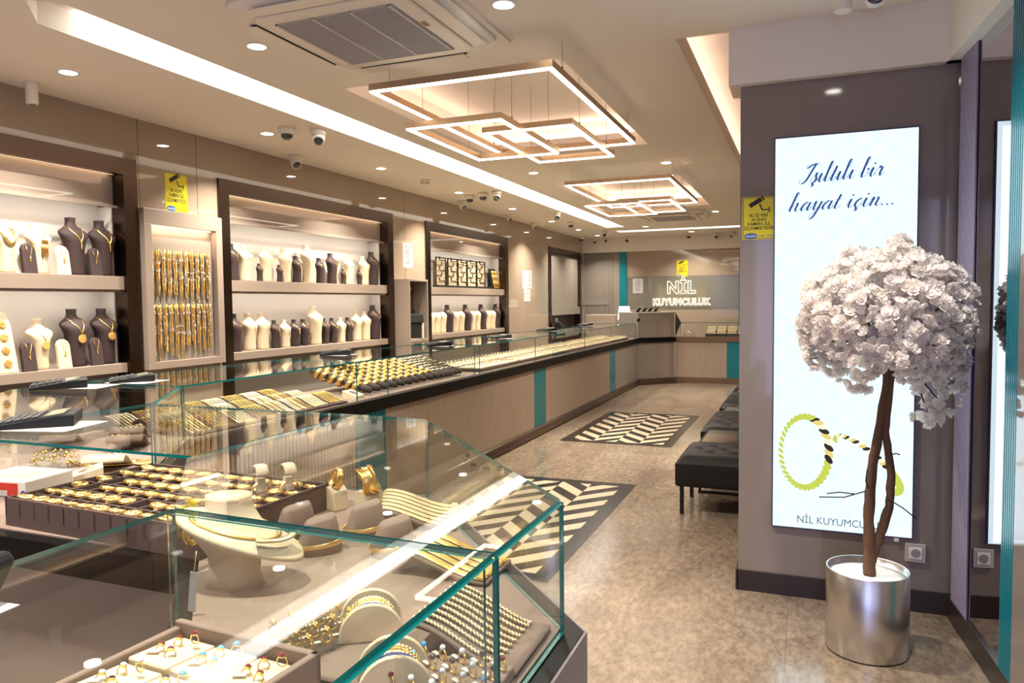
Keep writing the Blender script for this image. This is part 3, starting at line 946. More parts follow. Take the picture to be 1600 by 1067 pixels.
# wall frame: local x -> +y (seen from the room text runs along -y..), plate normal +x
WL = lambda y, z: Matrix(((0, 0, 1, XL + 0.001), (1, 0, 0, y), (0, 1, 0, z), (0, 0, 0, 1)))
WB = lambda x, y, z: Matrix(((1, 0, 0, x), (0, 0, -1, y), (0, 1, 0, z), (0, 0, 0, 1)))
A1 = [('BU ALAN', .5), ('KAMERA İLE', .62), ('İZLENMEKTEDİR', .84)]
cctv_sign(WL(4.414, 2.366), .225, .292, A1, 'yellow camera warning sign on the wall above the chain case')
cctv_sign(WB(-2.378, YB - .0015, 2.166), .232, .333, A1, 'yellow camera warning sign on the back wall above the lit letters', False)
cctv_sign(WB(-.2275, 3.969, 1.912), .158, .212, [('BU İŞ YERİ', .56), ('24 SAAT', .46), ('KAMERA İLE', .68), ('İZLENMEKTEDİR', .9)], 'yellow camera warning sign on the pier beside the light box', False)
def notice(M, w, h, label, red=False, rows=9):
    b = MB(); b.box(-w / 2, -h / 2, 0, w / 2, h / 2, .0006, 0, M)
    for i in range(rows):
        ww = w * random.uniform(.3, .75)
        z = h * .38 - i * h * .78 / rows
        x = -ww / 2
        while x < ww / 2:
            l = random.uniform(.1, .25) * w
            b.box(x, z, .0005, min(x + l, ww / 2), z + h * .025, .0009, 2 if (red and i in (5, 6)) else 1, M)
            x += l + w * .04
    tag(b.build('notice', [M_['paper'], M_['ink'], M_['redink']]), label, 'notice')
notice(WL(7.975, 2.085), .235, .30, 'white paper notice with some red lines above the tall cabinet', True)
notice(WL(12.0, 1.895), .23, .315, 'white sheet beside another one on the wall beyond the far display cabinet, near one')
notice(WL(12.23, 1.90), .21, .31, 'white printed table sheet, far one of the pair on the wall beyond the display cabinets', rows=12)
notice(WL(12.11, 1.625), .32, .215, 'white sheet taped below the two sheets on the wall beyond the display cabinets', rows=3)
notice(WB(-3.296, YB - .002, 1.822), .215, .305, 'white paper notice on the back wall beside the teal strip')
# lit shop letters on the back wall
t = empty('lit_shop_sign', (-2.40, YB - 0.03, 1.6), 'glowing outlined letters of the shop name on the back wall', 'sign')
b = MB(); text(b, 'NİL', .335, T(0, 0, 0, rx=PI / 2) @ Matrix.Translation((0, .165, 0)), 0, maxw=.57, outline=.0036, bold=.012, space=1.15); b.build('upper_line', M_['neon'], t)
b = MB(); text(b, 'KUYUMCULUK', .19, T(0, 0, 0, rx=PI / 2) @ Matrix.Translation((0, -.125, 0)), 0, maxw=1.17, outline=.0030, bold=.006, space=1.1); b.build('lower_line', M_['neon'], t)
area('sign_glow', (-2.4, YB - 0.07, 1.63), 1.0, .3, 0.25, (1, .75, .4), (PI / 2, 0, 0))
# ================================================================== COUNTERS
DECK = 0.845
outer = [(-2.77, 13.22), (-2.77, 2.78), (-2.42, 2.28), (-1.17, 2.25), (-0.41, 1.41), (-0.41, -0.6)]
inner = [(-1.15, -0.6), (-1.15, 1.06), (-1.485, 1.43), (-2.72, 1.43), (-3.55, 2.37), (-3.55, 13.22)]
def inset(d):
    o = [(-2.77 - d, 13.22), (-2.77 - d, 2.78 - d * .4), (-2.42 - d * .4, 2.28 - d), (-1.17 - d * .4, 2.25 - d), (-0.41 - d, 1.41 - d * .4), (-0.41 - d, -0.6)]
    i = [(-1.15 + d, -0.6), (-1.15 + d, 1.06 + d * .4), (-1.485 + d * .4, 1.43 + d), (-2.72 + d * .4, 1.43 + d), (-3.55 + d, 2.37 + d * .4), (-3.55 + d, 13.22)]
    return o, i
t = empty('worktop', (0, 0, 0), 'black granite worktop running unbroken along the whole angled sales counter', 'worktop')
b = MB()
for i in range(5):                      # strips between the outer and the inner line, one continuous slab
    o, q = outer, inner[::-1]
    b.prism([o[i], o[i + 1], q[i + 1], q[i]], 0.757, DECK - 0.004)
b.build('slab', M_['black_top'], t)
b = MB(); o, q = inset(0.045); q = q[::-1]
for i in range(5): b.prism([o[i], o[i + 1], q[i + 1], q[i]], DECK - 0.006, DECK)
b.build('suede_lining', M_['suede'], t)

t = empty('long_counter', (-2.80, 2.75, 0), 'long beige fluted sales counter with teal strips along the left aisle', 'counter')
b = MB(); b.box(-0.72, 0.0, 0.0, -0.012, 10.46, 0.757); b.build('carcass', M_['taupe'], t)
ys = [0.0, 1.463, 1.846, 4.988, 5.369, 8.40, 8.75]
for a, c in ((0.0, 1.463), (1.846, 4.988), (5.369, 8.40)):
    fluted('fluted_front', M_['taupe_f'], c - a, 0.65, 0.034, 0.008, 0.34, t, T(0.0, a, 0.107, rz=PI / 2))
for a, c in ((1.463, 1.846), (4.988, 5.369), (8.40, 8.75)):
    b = MB(); b.box(-0.012, a, 0.107, 0.003, c, 0.757); b.build('teal_strip', M_['teal'], t)
b = MB(); b.box(-0.012, 8.75, 0.107, 0.0, 10.46, 0.757); b.build('end_panel', M_['taupe_g'], t)
b = MB(); b.tube([(0.012, -0.0, .055), (0.012, 10.45, .055)], .055, 10, flat=(0.45, 1)); b.box(-0.02, 0, 0, 0.012, 10.45, .108); b.build('skirting', M_['skirt'], t)

t = empty('return_counter', (-1.9, 1.85, 0), 'short counter joining the long counter to the near one, across the shop', 'counter')
b = MB(); b.prism([(-0.93, 0.90), (-0.55, 0.37), (0.70, 0.37), (0.38, -0.36), (-0.80, -0.36), (-1.6, 0.55), (-1.6, 0.90)], 0, 0.757); b.build('carcass', M_['taupe'], t)
fluted('fluted_front', M_['taupe_f'], 1.20, 0.65, 0.034, 0.008, 0.34, t, T(0.70, 0.372, 0.107, rz=PI))
t = empty('near_counter', (-0.45, 0.5, 0), 'near taupe counter under the glass case with rings and bracelets', 'counter')
b = MB(); b.prism([(0, -1.1), (0, 0.9), (-0.74, 1.70), (-1.02, 0.99), (-0.66, 0.55), (-0.66, -1.1)], 0, 0.757); b.build('carcass', M_['taupe_g'], t)
b = MB(); b.prism([(0.014, -1.1), (0.014, 0.9), (-0.002, 0.9), (-0.002, -1.1)], 0.0, 0.10); b.build('skirting', M_['skirt'], t)

b = MB(); b.prism([(.046, -1.1), (.046, .915), (.040, .915), (.040, -1.1)], .0, .838); b.prism([(.046, .915), (-.716, 1.757), (-.722, 1.752), (.040, .912)], .0, .838); b.build('front_panel', M_['suede_g'], t)
# cashier block and back counter
t = empty('cash_desk', (-2.8, 13.22, 0), 'tall grey cash desk block between the long counter and the back counter', 'cash desk')
b = MB(); b.prism([(0.0, 0.0), (0.56, 0.53), (0.10, 1.0), (-0.46, 0.47)], 0, 1.30); b.build('body', M_['taupe_g'], t, bevel=0.003, segs=1)
b = MB(); b.prism([(0.028, -0.02), (0.588, 0.51), (0.56, 0.53), (0.0, 0.0)], 0.757, 0.845); b.build('worktop_band', M_['black_top'], t)
b = MB(); b.prism([(0.02, -0.02), (0.58, 0.51), (0.56, 0.53), (0.0, 0.0)], 0.0, 0.105); b.build('skirting', M_['skirt'], t)
b = MB()
for k in range(4):
    q = 0.36 + 0.035 * k
    for z0, z1 in ((0.11, 0.75), (0.85, 1.14)):
        b.prism([(0.56 * q / .56 + .001, 0.53 * q / .56 - .003), (0.56 * (q + .012) / .56 + .001, 0.53 * (q + .012) / .56 - .003), (0.56 * (q + .012) / .56 - .004, 0.53 * (q + .012) / .56 + .002), (0.56 * q / .56 - .004, 0.53 * q / .56 + .002)], z0, z1)
b.build('groove_trim', M_['taupe_f'], t)
b = MB(); b.prism([(0, 1.30), (.11, 1.10), (0, .85)], .60, .62, M=T(.56, 0, 0) @ Matrix(((1, 0, 0, 0), (0, 0, 1, 0), (0, 1, 0, 0), (0, 0, 0, 1)))); b.build('side_wing', M_['darkbase'], t)
t = empty('back_counter', (-2.24, 13.8, 0), 'fluted back counter with a brown top and a teal strip, beside the cash desk', 'counter')
b = MB(); b.box(-0.0, 0.014, 0, 1.95, 0.6, 0.757); b.build('carcass', M_['taupe'], t)
fluted('fluted_front', M_['taupe_f'], 0.92, 0.65, 0.034, 0.008, 0.34, t, T(0.0, 0.0, 0.107))
b = MB(); b.box(0.92, -0.003, 0.107, 1.22, 0.014, 0.757); b.build('teal_strip', M_['teal'], t)
fluted('fluted_front', M_['taupe_f'], 0.73, 0.65, 0.034, 0.008, 0.34, t, T(1.22, 0.0, 0.107))
b = MB(); b.box(0.0, -0.02, 0.757, 1.95, 0.62, 0.845); b.build('worktop', M_['brown_top'], t)
b = MB(); b.box(0.0, -0.012, 0.0, 1.95, 0.014, 0.107); b.build('skirting', M_['brown_top'], t)
t = empty('back_glass_case', (-2.24, 13.8, 0.845), 'low glass case on the back counter', 'glass case')
for nm, q in (('top_pane', (0.02, 0.03, .25, 1.95, 0.5, .257)), ('front_pane', (0.02, 0.03, 0, 0.45, 0.037, .25)), ('front_pane', (0.455, 0.03, 0, 1.95, 0.037, .25)), ('side_pane', (0.02, 0.04, 0, 0.027, 0.5, .25))):
    b = MB()
    b.box(*q)
    for i, f in enumerate(b.f[:]):
        n = [b.v[f[1]] - b.v[f[0]], b.v[f[2]] - b.v[f[1]]]
        if n[0].length * n[1].length < 0.02: b.m[i] = 1
    b.build(nm, [M_['glass'], M_['teal_edge']], t)
for r in range(2):
    t = empty('ring_stand', (-1.72, 13.98 + 0.16 * r, 0.845 + 0.06 * r), ['dark tray of cream ring blocks in the back glass case, front row', 'dark tray of cream ring blocks in the back glass case, rear raised row'][r], 'ring tray')
    b = MB(); b.box(0, 0, 0, 1.3, 0.13, 0.05); b.build('tray', M_['blackm'], t)
    for k in range(7):
        b = MB(); b.box(0.02 + .185 * k, 0.01, 0.05, 0.175 + .185 * k, 0.12, 0.11)
        for q in range(5): b.octa((0.04 + .185 * k + .028 * q, 0.05, 0.115), 0.012, m=1)
        b.build('ring_block', [M_['cream'], M_['gold_p']], t)
b = MB(); b.lathe([(0.12, 0), (0.125, .02), (0.10, .06), (0.05, .10), (0.012, .12)], 16); o = b.build('jewellery_dome', M_['acrylic'], loc=(-2.02, 14.02, 0.845)); tag(o, 'small clear domed stand in the back glass case, beside the ring trays', 'display stand')

# ================================================================== GLASS CASES
GT, GTH = 1.112, 0.008
EDGE = [M_['glass'], M_['teal_edge']]
def plate(t, poly, z=GT):
    b = MB(); b.prism(poly, z - GTH, z, 0, 1); return b.build('top_pane', EDGE, t)
def pane(t, p, q, z0=DECK, z1=GT - GTH, th=0.008, nm='front_pane'):
    p, q = Vector((*p, 0)), Vector((*q, 0))
    d = (q - p).normalized()
    n = Vector((-d.y, d.x, 0)) * th
    b = MB()
    vs = [p, q, q + n, p + n]
    b.prism([(v.x, v.y) for v in vs], z0, z1, 1, 1)
    # large faces clear, cut edges green
    for i, f in enumerate(b.f):
        a = (b.v[f[1]] - b.v[f[0]]).length * (b.v[f[2]] - b.v[f[1]]).length
        if a > 0.012 * max((q - p).length, z1 - z0): b.m[i] = 0
    return b.build(nm, EDGE, t)
X1, X0 = -2.83, -3.52
t = empty('glass_case', (0, 0, 0), 'long glass case nearer the camera, holding bracelet ramps and gold bangles', 'glass case')
for y0, y1 in ((2.775, 4.277), (4.281, 6.21)): plate(t, [(X0, y0), (X1, y0), (X1, y1), (X0, y1)])
for y0, y1 in ((2.775, 4.277), (4.683, 6.21)): pane(t, (X1, y1), (X1, y0))
pane(t, (X1, 4.68), (X1, 4.281)); pane(t, (X1 - .01, 6.205), (X0, 6.205), nm='end_pane')
t = empty('glass_case', (0, 0, 0), 'long glass case farther along the counter, full of ring trays', 'glass case')
for y0, y1 in ((6.318, 7.85), (7.854, 9.844), (9.848, 13.15)):
    plate(t, [(X0, y0), (X1, y0), (X1, y1), (X0, y1)]); pane(t, (X1, y1), (X1, y0))
pane(t, (X1 - .01, 6.326), (X0, 6.326), nm='end_pane'); pane(t, (X1 - .01, 13.15), (X0, 13.15), nm='end_pane')
t = empty('glass_case', (0, 0, 0), 'glass case in the inner corner, carrying the calculators on its top', 'glass case')
plate(t, [(-2.835, 2.765), (-2.452, 2.245), (-2.452, 1.475), (-2.75, 1.475), (X0, 2.4), (X0, 2.765)])
pane(t, (-2.835, 2.765), (-2.452, 2.245))
t = empty('glass_case', (0, 0, 0), 'glass case across the shop above the dark tray of wedding rings', 'glass case')
plate(t, [(-2.445, 1.472), (-1.478, 1.472), (-1.478, 2.225), (-2.445, 2.225)]); pane(t, (-2.445, 2.225), (-1.478, 2.225))
t = empty('glass_case', (0, 0, 0), 'near corner glass case with the big cream neck bust and gold cuffs', 'glass case')
plate(t, [(-1.472, 1.45), (-1.13, 1.078), (-.45, 1.05), (-.45, 1.385), (-1.19, 2.205), (-1.472, 2.225)])
pane(t, (-1.472, 2.225), (-1.19, 2.215)); pane(t, (-1.19, 2.205), (-.45, 1.385)); pane(t, (-.45, 1.38), (-.45, 1.052))
pane(t, (-1.125, 1.07), (-1.13, 1.078), th=.012, nm='corner_post')
t = empty('glass_case', (0, 0, 0), 'glass case closest to the camera with trays of gemstone rings', 'glass case')
plate(t, [(-1.13, 1.072), (-1.13, -.5), (-.45, -.5), (-.45, 1.044)])
pane(t, (-.45, 1.044), (-.45, .2)); pane(t, (-.45, .196), (-.45, -.5)); pane(t, (-1.118, 1.06), (-.462, 1.036), nm='partition_pane')

# ================================================================== CASE CONTENTS
# --- bracelet ramps in the long case
def scurve(u, L, h):
    t = u / L
    return 0.012 + h * (0.5 + 0.5 * math.cos(PI * min(1, max(0, (t - 0.12) / 0.80)))) - (0.02 * max(0, 0.12 - t) / 0.12)
def ramp_mb(L, W, h, th=0.010, mat=0):
    b = MB()
    n = 14
    top = [(L * i / n, scurve(L * i / n, L, h)) for i in range(n + 1)]
    vs = []
    for y in (0, W):
        vs += [(x, y, z) for x, z in top] + [(x, y, max(0, z - th)) for x, z in top]
    N = n + 1
    fs = []
    for i in range(n):
        fs.append((i, i + 1, 2 * N + i + 1, 2 * N + i))
        fs.append((N + i, 3 * N + i, 3 * N + i + 1, N + i + 1))
        fs.append((i, N + i, N + i + 1, i + 1))
        fs.append((2 * N + i, 2 * N + i + 1, 3 * N + i + 1, 3 * N + i))
    fs.append((0, 2 * N, 3 * N, N)); fs.append((n, N + n, 3 * N + n, 2 * N + n))
    b.add(vs, fs, 0, None, True)
    return b
def chain_on_ramp(L, h, r, beads, style=0, over=0.0):
    b = MB()
    for i in range(beads):
        u = L * (0.13 + 0.70 * i / (beads - 1))
        z = scurve(u, L, h) + r * 0.8
        if style == 0: b.octa((u, 0.0012 * (1 if i % 2 else -1), z), (L / beads * 0.75, r, r))
        else: b.octa((u, 0, z), (L / beads * 0.62, r * (1.2 if i % 2 else 0.7), r * 0.8))
    return b
RL, RW, RH = 0.212, 0.150, 0.056
ramp0 = None
br = [chain_on_ramp(RL, RH, 0.0042, 30, 0), chain_on_ramp(RL, RH, 0.0048, 22, 1)]
br = [br[0].build('gold_bracelet', M_['gold_p']), br[1].build('gold_bracelet', M_['gold'])]
used = [False, False]
row_nm = ['rear', 'middle', 'front']
for r, x in enumerate((-3.50, -3.275, -3.05)):
    for i in range(8):
        y = 2.86 + i * 0.168
        if ramp0 is None: o = ramp0 = ramp_mb(RL, RW, RH).build('bracelet_ramp', M_['suede_d'])
        else: o = copy_tree(ramp0)
        o.location = (x, y, DECK)
        tag(o, f'brown suede ramp, {row_nm[r]} row of the long case, {ORD[i]} from its near end', 'display ramp', 'bracelet ramps in the long case')
        for k in range(6):
            st = (i + r) % 2 if random.random() < .85 else random.randrange(2)
            if used[st]: c = copy_tree(br[st])
            else: c = br[st]; used[st] = True
            c.location = (x, y + 0.016 + k * 0.024, DECK + 0.0005)
            tag(c, f'gold chain bracelet on the {ORD[i]} suede ramp, {row_nm[r]} row of the long case', 'bracelet', f'bracelets on the {ORD[i]} ramp, {row_nm[r]} row')

# --- bangles on velvet bars
def bangle_mb(R, w, th, n=28, twist=0):
    # band around the local x axis
    b = MB()
    rings = []
    for k in range(n):
        a = 2 * PI * k / n
        dw = 0.15 * w * math.sin(twist * a)
        ring = []
        for x, rr in ((-w / 2, R), (-w / 4, R + th), (w / 4, R + th), (w / 2, R), (0, R - th * .3)):
            ring.append((x + dw, rr * math.cos(a), rr * math.sin(a)))
        rings.append(ring)
    rings.append(rings[0])
    b.loft(rings, cap=False)
    return b
bar0 = None
bang = {'w': bangle_mb(0.042, 0.038, 0.005).build('gold_bangle', M_['gold']), 't': bangle_mb(0.041, 0.016, 0.005, twist=9).build('gold_bangle', M_['gold_p'])}
fst = {'w': True, 't': True}
for i in range(15):
    kind = 'w' if i < 10 else 't'
    y = 4.60 + i * 0.118 if i < 10 else 5.755 + (i - 10) * 0.088
    M_tilt = 0.16
    if bar0 is None:
        b = MB(); b.lathe([(0.006, 0), (0.020, .006), (0.026, .02), (0.027, .5), (0.020, .54), (0.004, .55)], 12, M=T(0, 0, 0, ry=PI / 2))
        o = bar0 = b.build('bangle_bar', M_['dark_br'])
    else: o = copy_tree(bar0)
    L0 = 0.55
    ang = 0.26
    o.location = (-3.44, y, DECK + 0.03 + 0.55 * math.sin(ang)); o.rotation_euler = (0, ang, 0)
    tag(o, f'dark velvet bar tilted down to the front, {ORD[i]} in the bangle display from the ramps', 'bangle bar', 'velvet bars of the bangle display')
    for k in range(6 if kind == 'w' else 7):
        c = bang[kind] if fst[kind] else copy_tree(bang[kind])
        fst[kind] = False
        s = 0.07 + k * (0.070 if kind == 'w' else 0.056)
        c.location = (-3.44 + s * math.cos(ang), y + random.uniform(-.004, .004), DECK + 0.03 + (0.55 - s) * math.sin(ang) - 0.008)
        c.rotation_euler = (random.uniform(-3, 3), ang + (0.55 if kind == 'w' else .75), random.uniform(-.25, .25))
        tag(c, f"{'wide polished' if kind == 'w' else 'thin twisted'} gold bangle on the {ORD[i]} velvet bar of the bangle display", 'bangle', f'bangles on the {ORD[i]} velvet bar')
b = MB(); b.prism([(0, 0), (.11, 0), (.11, .02), (.0, .055)], 0, .11, M=Matrix(((1, 0, 0, 0), (0, 0, 1, 0), (0, 1, 0, 0), (0, 0, 0, 1))))
b.lathe([(0.032, 0), (0.032, .001)], 20, m=1, M=T(.055, .055, .0385, ry=0.308))
o = b.build('ring_gauge_pad', [M_['cream'], M_['silver']], loc=(-3.0, 4.36, DECK)); tag(o, 'small white sloping pad with a silver disc between the ramps and the bangles', 'display pad')

# --- ring trays farther along the long case
def ring_mb(R, r, n=14, k=5, flat=False):
    b = MB()
    rings = []
    for i in range(n):
        a = 2 * PI * i / n
        rings.append([((R + r * math.cos(2 * PI * j / k)) * math.cos(a), r * (1.6 if flat else 1) * math.sin(2 * PI * j / k), (R + r * math.cos(2 * PI * j / k)) * math.sin(a)) for j in range(k)])
    rings.append(rings[0])
    b.loft(rings, cap=False)
    return b
def tray_mb(w, d, h, nx, ny, wall=0.008):
    b = MB()
    b.box(0, 0, 0, w, d, h * .35)
    for i in range(nx + 1):
        x = (w - wall) * i / nx; b.box(x, 0, h * .35, x + wall, d, h if i in (0, nx) else h * .92)
    for j in range(ny + 1):
        y = (d - wall) * j / ny; b.box(0, y, h * .35, w, y + wall, h if j in (0, ny) else h * .90)
    return b
farring = ring_mb(0.012, 0.003, 10, 4).build('gold_ring', M_['gold'])
g = MB(); g.box(-.006, -.004, .012, .012, .004, .020, 0); g.build('price_tag', M_['paper'], farring)
ff = True
TY = [6.42, 7.48, 8.54, 9.60, 10.66, 11.72]
stuffr = MB()
traym = None
for i, y in enumerate(TY):
    for j, x in enumerate((-3.11, -3.42)):
        rn = ['front', 'rear'][j]
        t = empty('ring_tray', (x, y, DECK), f'dark tray of small gold rings, {rn} row of the long case, {ORD[i]} beyond the bangles', 'ring tray', 'ring trays in the far half of the long case')
        b = MB(); b.box(0, 0, 0, .25, 1.0, .03); b.build('tray', M_['suede_d'], t)
        b = MB()
        for q in range(3): b.box(.012 + .078 * q, .01, .03, .082 + .078 * q, .99, .042)
        b.build('ring_pad', M_['cream'], t)
        for k in range(3):
            for q in range(11):
                px, py = x + .047 + .078 * k, y + .06 + .088 * q
                if i < 2:
                    c = farring if ff else copy_tree(farring); ff = False
                    c.location = (px, py, DECK + .050); c.rotation_euler = (random.uniform(-.3, .3), 0, random.uniform(-.6, .6))
                    tag(c, f'small gold ring with a white tag in the {ORD[i]} {rn} ring tray past the bangles', 'ring', f'rings in the {ORD[i]} {rn} tray of the long case')
                else:
                    M = T(px, py, DECK + .050, rz=random.uniform(-.6, .6))
                    stuffr.lathe([(.012, -.004), (.0145, 0), (.012, .004), (.0095, 0), (.012, -.004)], 8, m=0, M=M @ T(rx=PI / 2), cap=False)
                    stuffr.box(-.006, -.004, .012, .012, .004, .020, 1, M)
                    if q % 2: stuffr.box(.02, -.02, -.004, .034, -.004, .004, 1, M)
o = stuffr.build('gold_rings', [M_['gold'], M_['paper']]); tag(o, 'rows of tiny tagged gold rings in the farthest ring trays of the long case', 'rings', kind='stuff')

# --- dark tray of wedding rings in the cross case
TE = empty('wedding_ring_tray', (-2.245, 1.50, DECK), 'wide dark brown divided tray of wedding rings in the case across the shop', 'ring tray', rz=-0.055)
W, D, NX, NY = .80, .52, 12, 6
tray_mb(W, D, .085, NX, NY).build('tray', M_['suede_d'], TE)
wedding = ring_mb(0.0205, 0.0062, 18, 6, True).build('wedding_ring', M_['gold'])
g = MB(); g.box(.010, -.012, -.006, .030, -.006, .012, M=T(ry=-.3)); g.build('price_tag', M_['paper'], wedding)
wfirst = True
MT = Matrix.Translation((-2.245, 1.50, DECK)) @ Matrix.Rotation(-0.055, 4, 'Z')
for i in range(NX):
    for j in range(NY):
        if random.random() < .04: continue
        p = MT @ Vector(((i + .5) * W / NX, (j + .5) * D / NY, .076))
        c = wedding if wfirst else copy_tree(wedding); wfirst = False
        c.location = p; c.rotation_euler = (PI / 2 - random.uniform(.05, .35), 0, random.uniform(-.5, .5) - .3)
        tag(c, f'gold wedding ring, {ORD[j]} row of the dark divided tray from its staff side', 'ring', f'wedding rings in the {ORD[j]} row of the dark tray')

# --- gemstone ring trays in the near case
t = empty('gemstone_tray', (-1.095, 0.55, DECK), 'taupe tray of cream pads with gemstone rings, in the case closest to the camera', 'ring tray', rz=-0.07)
tw, td = .325, .47
b = MB()
for q in ((0, 0, 0, tw, td, .03), (0, 0, .03, .014, td, .075), (tw - .014, 0, .03, tw, td, .085), (0, 0, .03, tw, .014, .085), (0, td - .014, .03, tw, td, .085)): b.box(*q)
b.build('tray', M_['suede'], t, bevel=.002, segs=1)
MG = Matrix.Translation((-1.095, 0.55, DECK)) @ Matrix.Rotation(-0.07, 4, 'Z')
def gem_ring(gem):
    o = ring_mb(0.0088, 0.0013, 18, 5).build('gemstone_ring', M_['gold'])
    b = MB(); b.lathe([(.002, .006), (.0062, .0085), (.0064, .0105)], 12); b.build('setting', M_['gold'], o)
    b = MB(); b.sph((0, 0, .0105), .0058, n=14, k=8, sz=.75); b.build('stone', M_[gem], o)
    return o
gems = {k: gem_ring(k) for k in ('gem_r', 'gem_b', 'gem_g', 'gem_w', 'gem_k')}
gname = {'gem_r': 'red', 'gem_b': 'turquoise', 'gem_g': 'green', 'gem_w': 'clear', 'gem_k': 'dark'}
gf = {k: True for k in gems}
def put_gem(k, M, label, group):
    o = gems[k] if gf[k] else copy_tree(gems[k]); gf[k] = False
    o.matrix_world = M
    o.rotation_mode = 'XYZ'
    tag(o, label, 'ring', group)
    return o
padm = None
colrow = [['gem_r', 'gem_b', 'gem_r'], ['gem_w', 'gem_b', 'gem_r'], ['gem_k', 'gem_g', 'gem_b'], ['gem_r', 'gem_w', 'gem_b']]
for i in range(3):
    for j in range(4):
        px, py = .018 + .098 * i, td - .018 - .108 * (j + 1)
        if padm is None:
            b = MB(); b.box(0, 0, 0, .093, .102, .038, M=T(ry=0)); o = padm = b.build('ring_pad', M_['cream'], bevel=.004)
        else: o = copy_tree(padm)
        o.matrix_world = MG @ T(px, py, .032, rx=-.06)
        k = colrow[j][i]
        where = f'{ORD[j]} row and {ORD[i]} column of the gemstone tray, counted from its far staff corner'
        tag(o, f'cream ring pad in the {ORD[j]} row, {ORD[i]} column of the gemstone tray', 'ring pad', 'ring pads of the gemstone tray')
        for q, (gx, gy, lift) in enumerate(((.040, .070, 0), (.032, .040, 0), (.064, .034, 0), (.072, .078, .011))):
            M = MG @ T(px + gx, py + gy, .071 + lift, rz=random.uniform(-.5, .3) + .4, rx=-.45 if lift == 0 else .0)
            put_gem(k if random.random() < .9 else 'gem_k', M, f'{gname[k]} stone gold ring on the {ORD[i]} pad, {ORD[j]} row of the gemstone tray', f'gemstone rings on the {ORD[i]} pad of the {ORD[j]} row')
        b = MB(); b.box(0, 0, 0, .022, .010, .0008); o = b.build('price_tag', M_['paper'])
        o.matrix_world = MG @ T(px + .02, py + .02, .073, rz=.5)
        tag(o, f'white price tag on the {ORD[i]} pad, {ORD[j]} row of the gemstone tray', 'price tag', f'price tags of the gemstone tray, row {ORD[j]}')
# --- near corner case: big neck bust, cuffs, bracelet pads, band ramps
t = empty('neck_bust', (-1.245, 1.36, DECK), 'big cream neck bust in the near corner case, wearing a gold omega collar', 'necklace bust')
rings = []
for z, rx, ry, ox, tl in ((0, .070, .055, 0, 0), (.03, .060, .050, 0, 0), (.075, .062, .055, 0, 0), (.098, .105, .090, .008, .25), (.112, .150, .112, .014, .34), (.122, .148, .108, .014, .34), (.138, .105, .082, .005, .25), (.155, .070, .062, -.004, .08), (.180, .056, .053, -.008, 0), (.205, .052, .050, -.010, 0), (.214, .054, .052, -.010, 0)):
    ring = []
    for k in range(28):
        a = 2 * PI * k / 28
        x, y = rx * math.cos(a), ry * .86 * math.sin(a)
        ring.append((x + ox, y, z - tl * x + tl * .25 * abs(y)))
    rings.append(ring)
b = MB(); b.loft(rings, M=T(rz=.30)); b.build('body', M_['cream'], t)
b = MB()
pts = []
for k in range(40):
    a = 2 * PI * k / 40
    x, y = .100 * math.cos(a), .070 * math.sin(a)
    pts.append((x + .004, y, .142 - .24 * x))
b.tube(pts, .0075, 6, closed=True, M=T(rz=.30), flat=(1, .5))
o = b.build('gold_collar', M_['gold'], loc=(-1.245, 1.36, DECK)); tag(o, 'flat gold omega collar around the big cream neck bust', 'necklace')
b = MB(); b.tube([(.107 * math.cos(a), .108 * math.sin(a) * .8, .150 - .25 * .107 * math.cos(a) - .0) for a in [q * .08 - .9 for q in range(16)]], .011, 6, M=T(rz=.1), flat=(1, .4))
o = b.build('gold_cuff', M_['gold_p'], loc=(-1.215, 1.375, DECK - .004)); tag(o, 'pale gold curved cuff lying on the shoulder of the big cream neck bust', 'bangle')
b = MB(); b.tube([(0, .024 * math.cos(q * PI / 7), .030 * math.sin(q * PI / 7)) for q in range(14)], .009, 6, closed=True)
o = b.build('gold_bangle', M_['gold'], loc=(-1.395, 1.385, DECK + .105)); tag(o, 'gold bangle hanging behind the staff side of the big cream neck bust', 'bangle')
t = empty('hanging_tag', (-1.205, 1.185, DECK + .01), 'long white price strip on a thin cord beside the green glass corner edge', 'price tag', rot=(0, .10, .3))
b = MB(); b.box(-.008, -.001, 0, .008, .001, .085); b.build('strip', M_['paper'], t)
b = MB(); b.tube([(0, 0, .085), (.002, 0, .13)], .0012, 4); b.build('cord', M_['gold_p'], t)
# curled T stands
for i, (x, y) in enumerate(((-1.575, 1.84), (-1.505, 1.885))):
    t = empty('bangle_stand', (x, y, DECK), ['slim cream curled bangle stand behind the neck bust, the one nearer the wedding rings', 'slim cream curled bangle stand behind the neck bust, the one nearer the cuffs'][i], 'bangle stand', rz=-.5)
    b = MB(); b.box(-.012, -.012, 0, .012, .012, .12); b.box(-.035, -.03, 0, .035, .03, .008); b.build('post', M_['cream'], t)
    b = MB(); b.tube([(.024 * math.cos(a), 0, .135 + .024 * math.sin(a)) for a in [-.3 + q * .32 for q in range(12)]], .010, 8, flat=(2.0, .5)); b.build('curl', M_['cream'], t)
    b = bangle_mb(.034, .014, .003); o = b.build('gold_bangle', M_['gold'], loc=(x, y + .002, DECK + .075)); o.rotation_euler = (0, .15, -.3)
    tag(o, ['polished gold bangle hung on the curled cream stand nearer the wedding rings', 'polished gold bangle hung on the curled cream stand nearer the cuffs'][i], 'bangle')
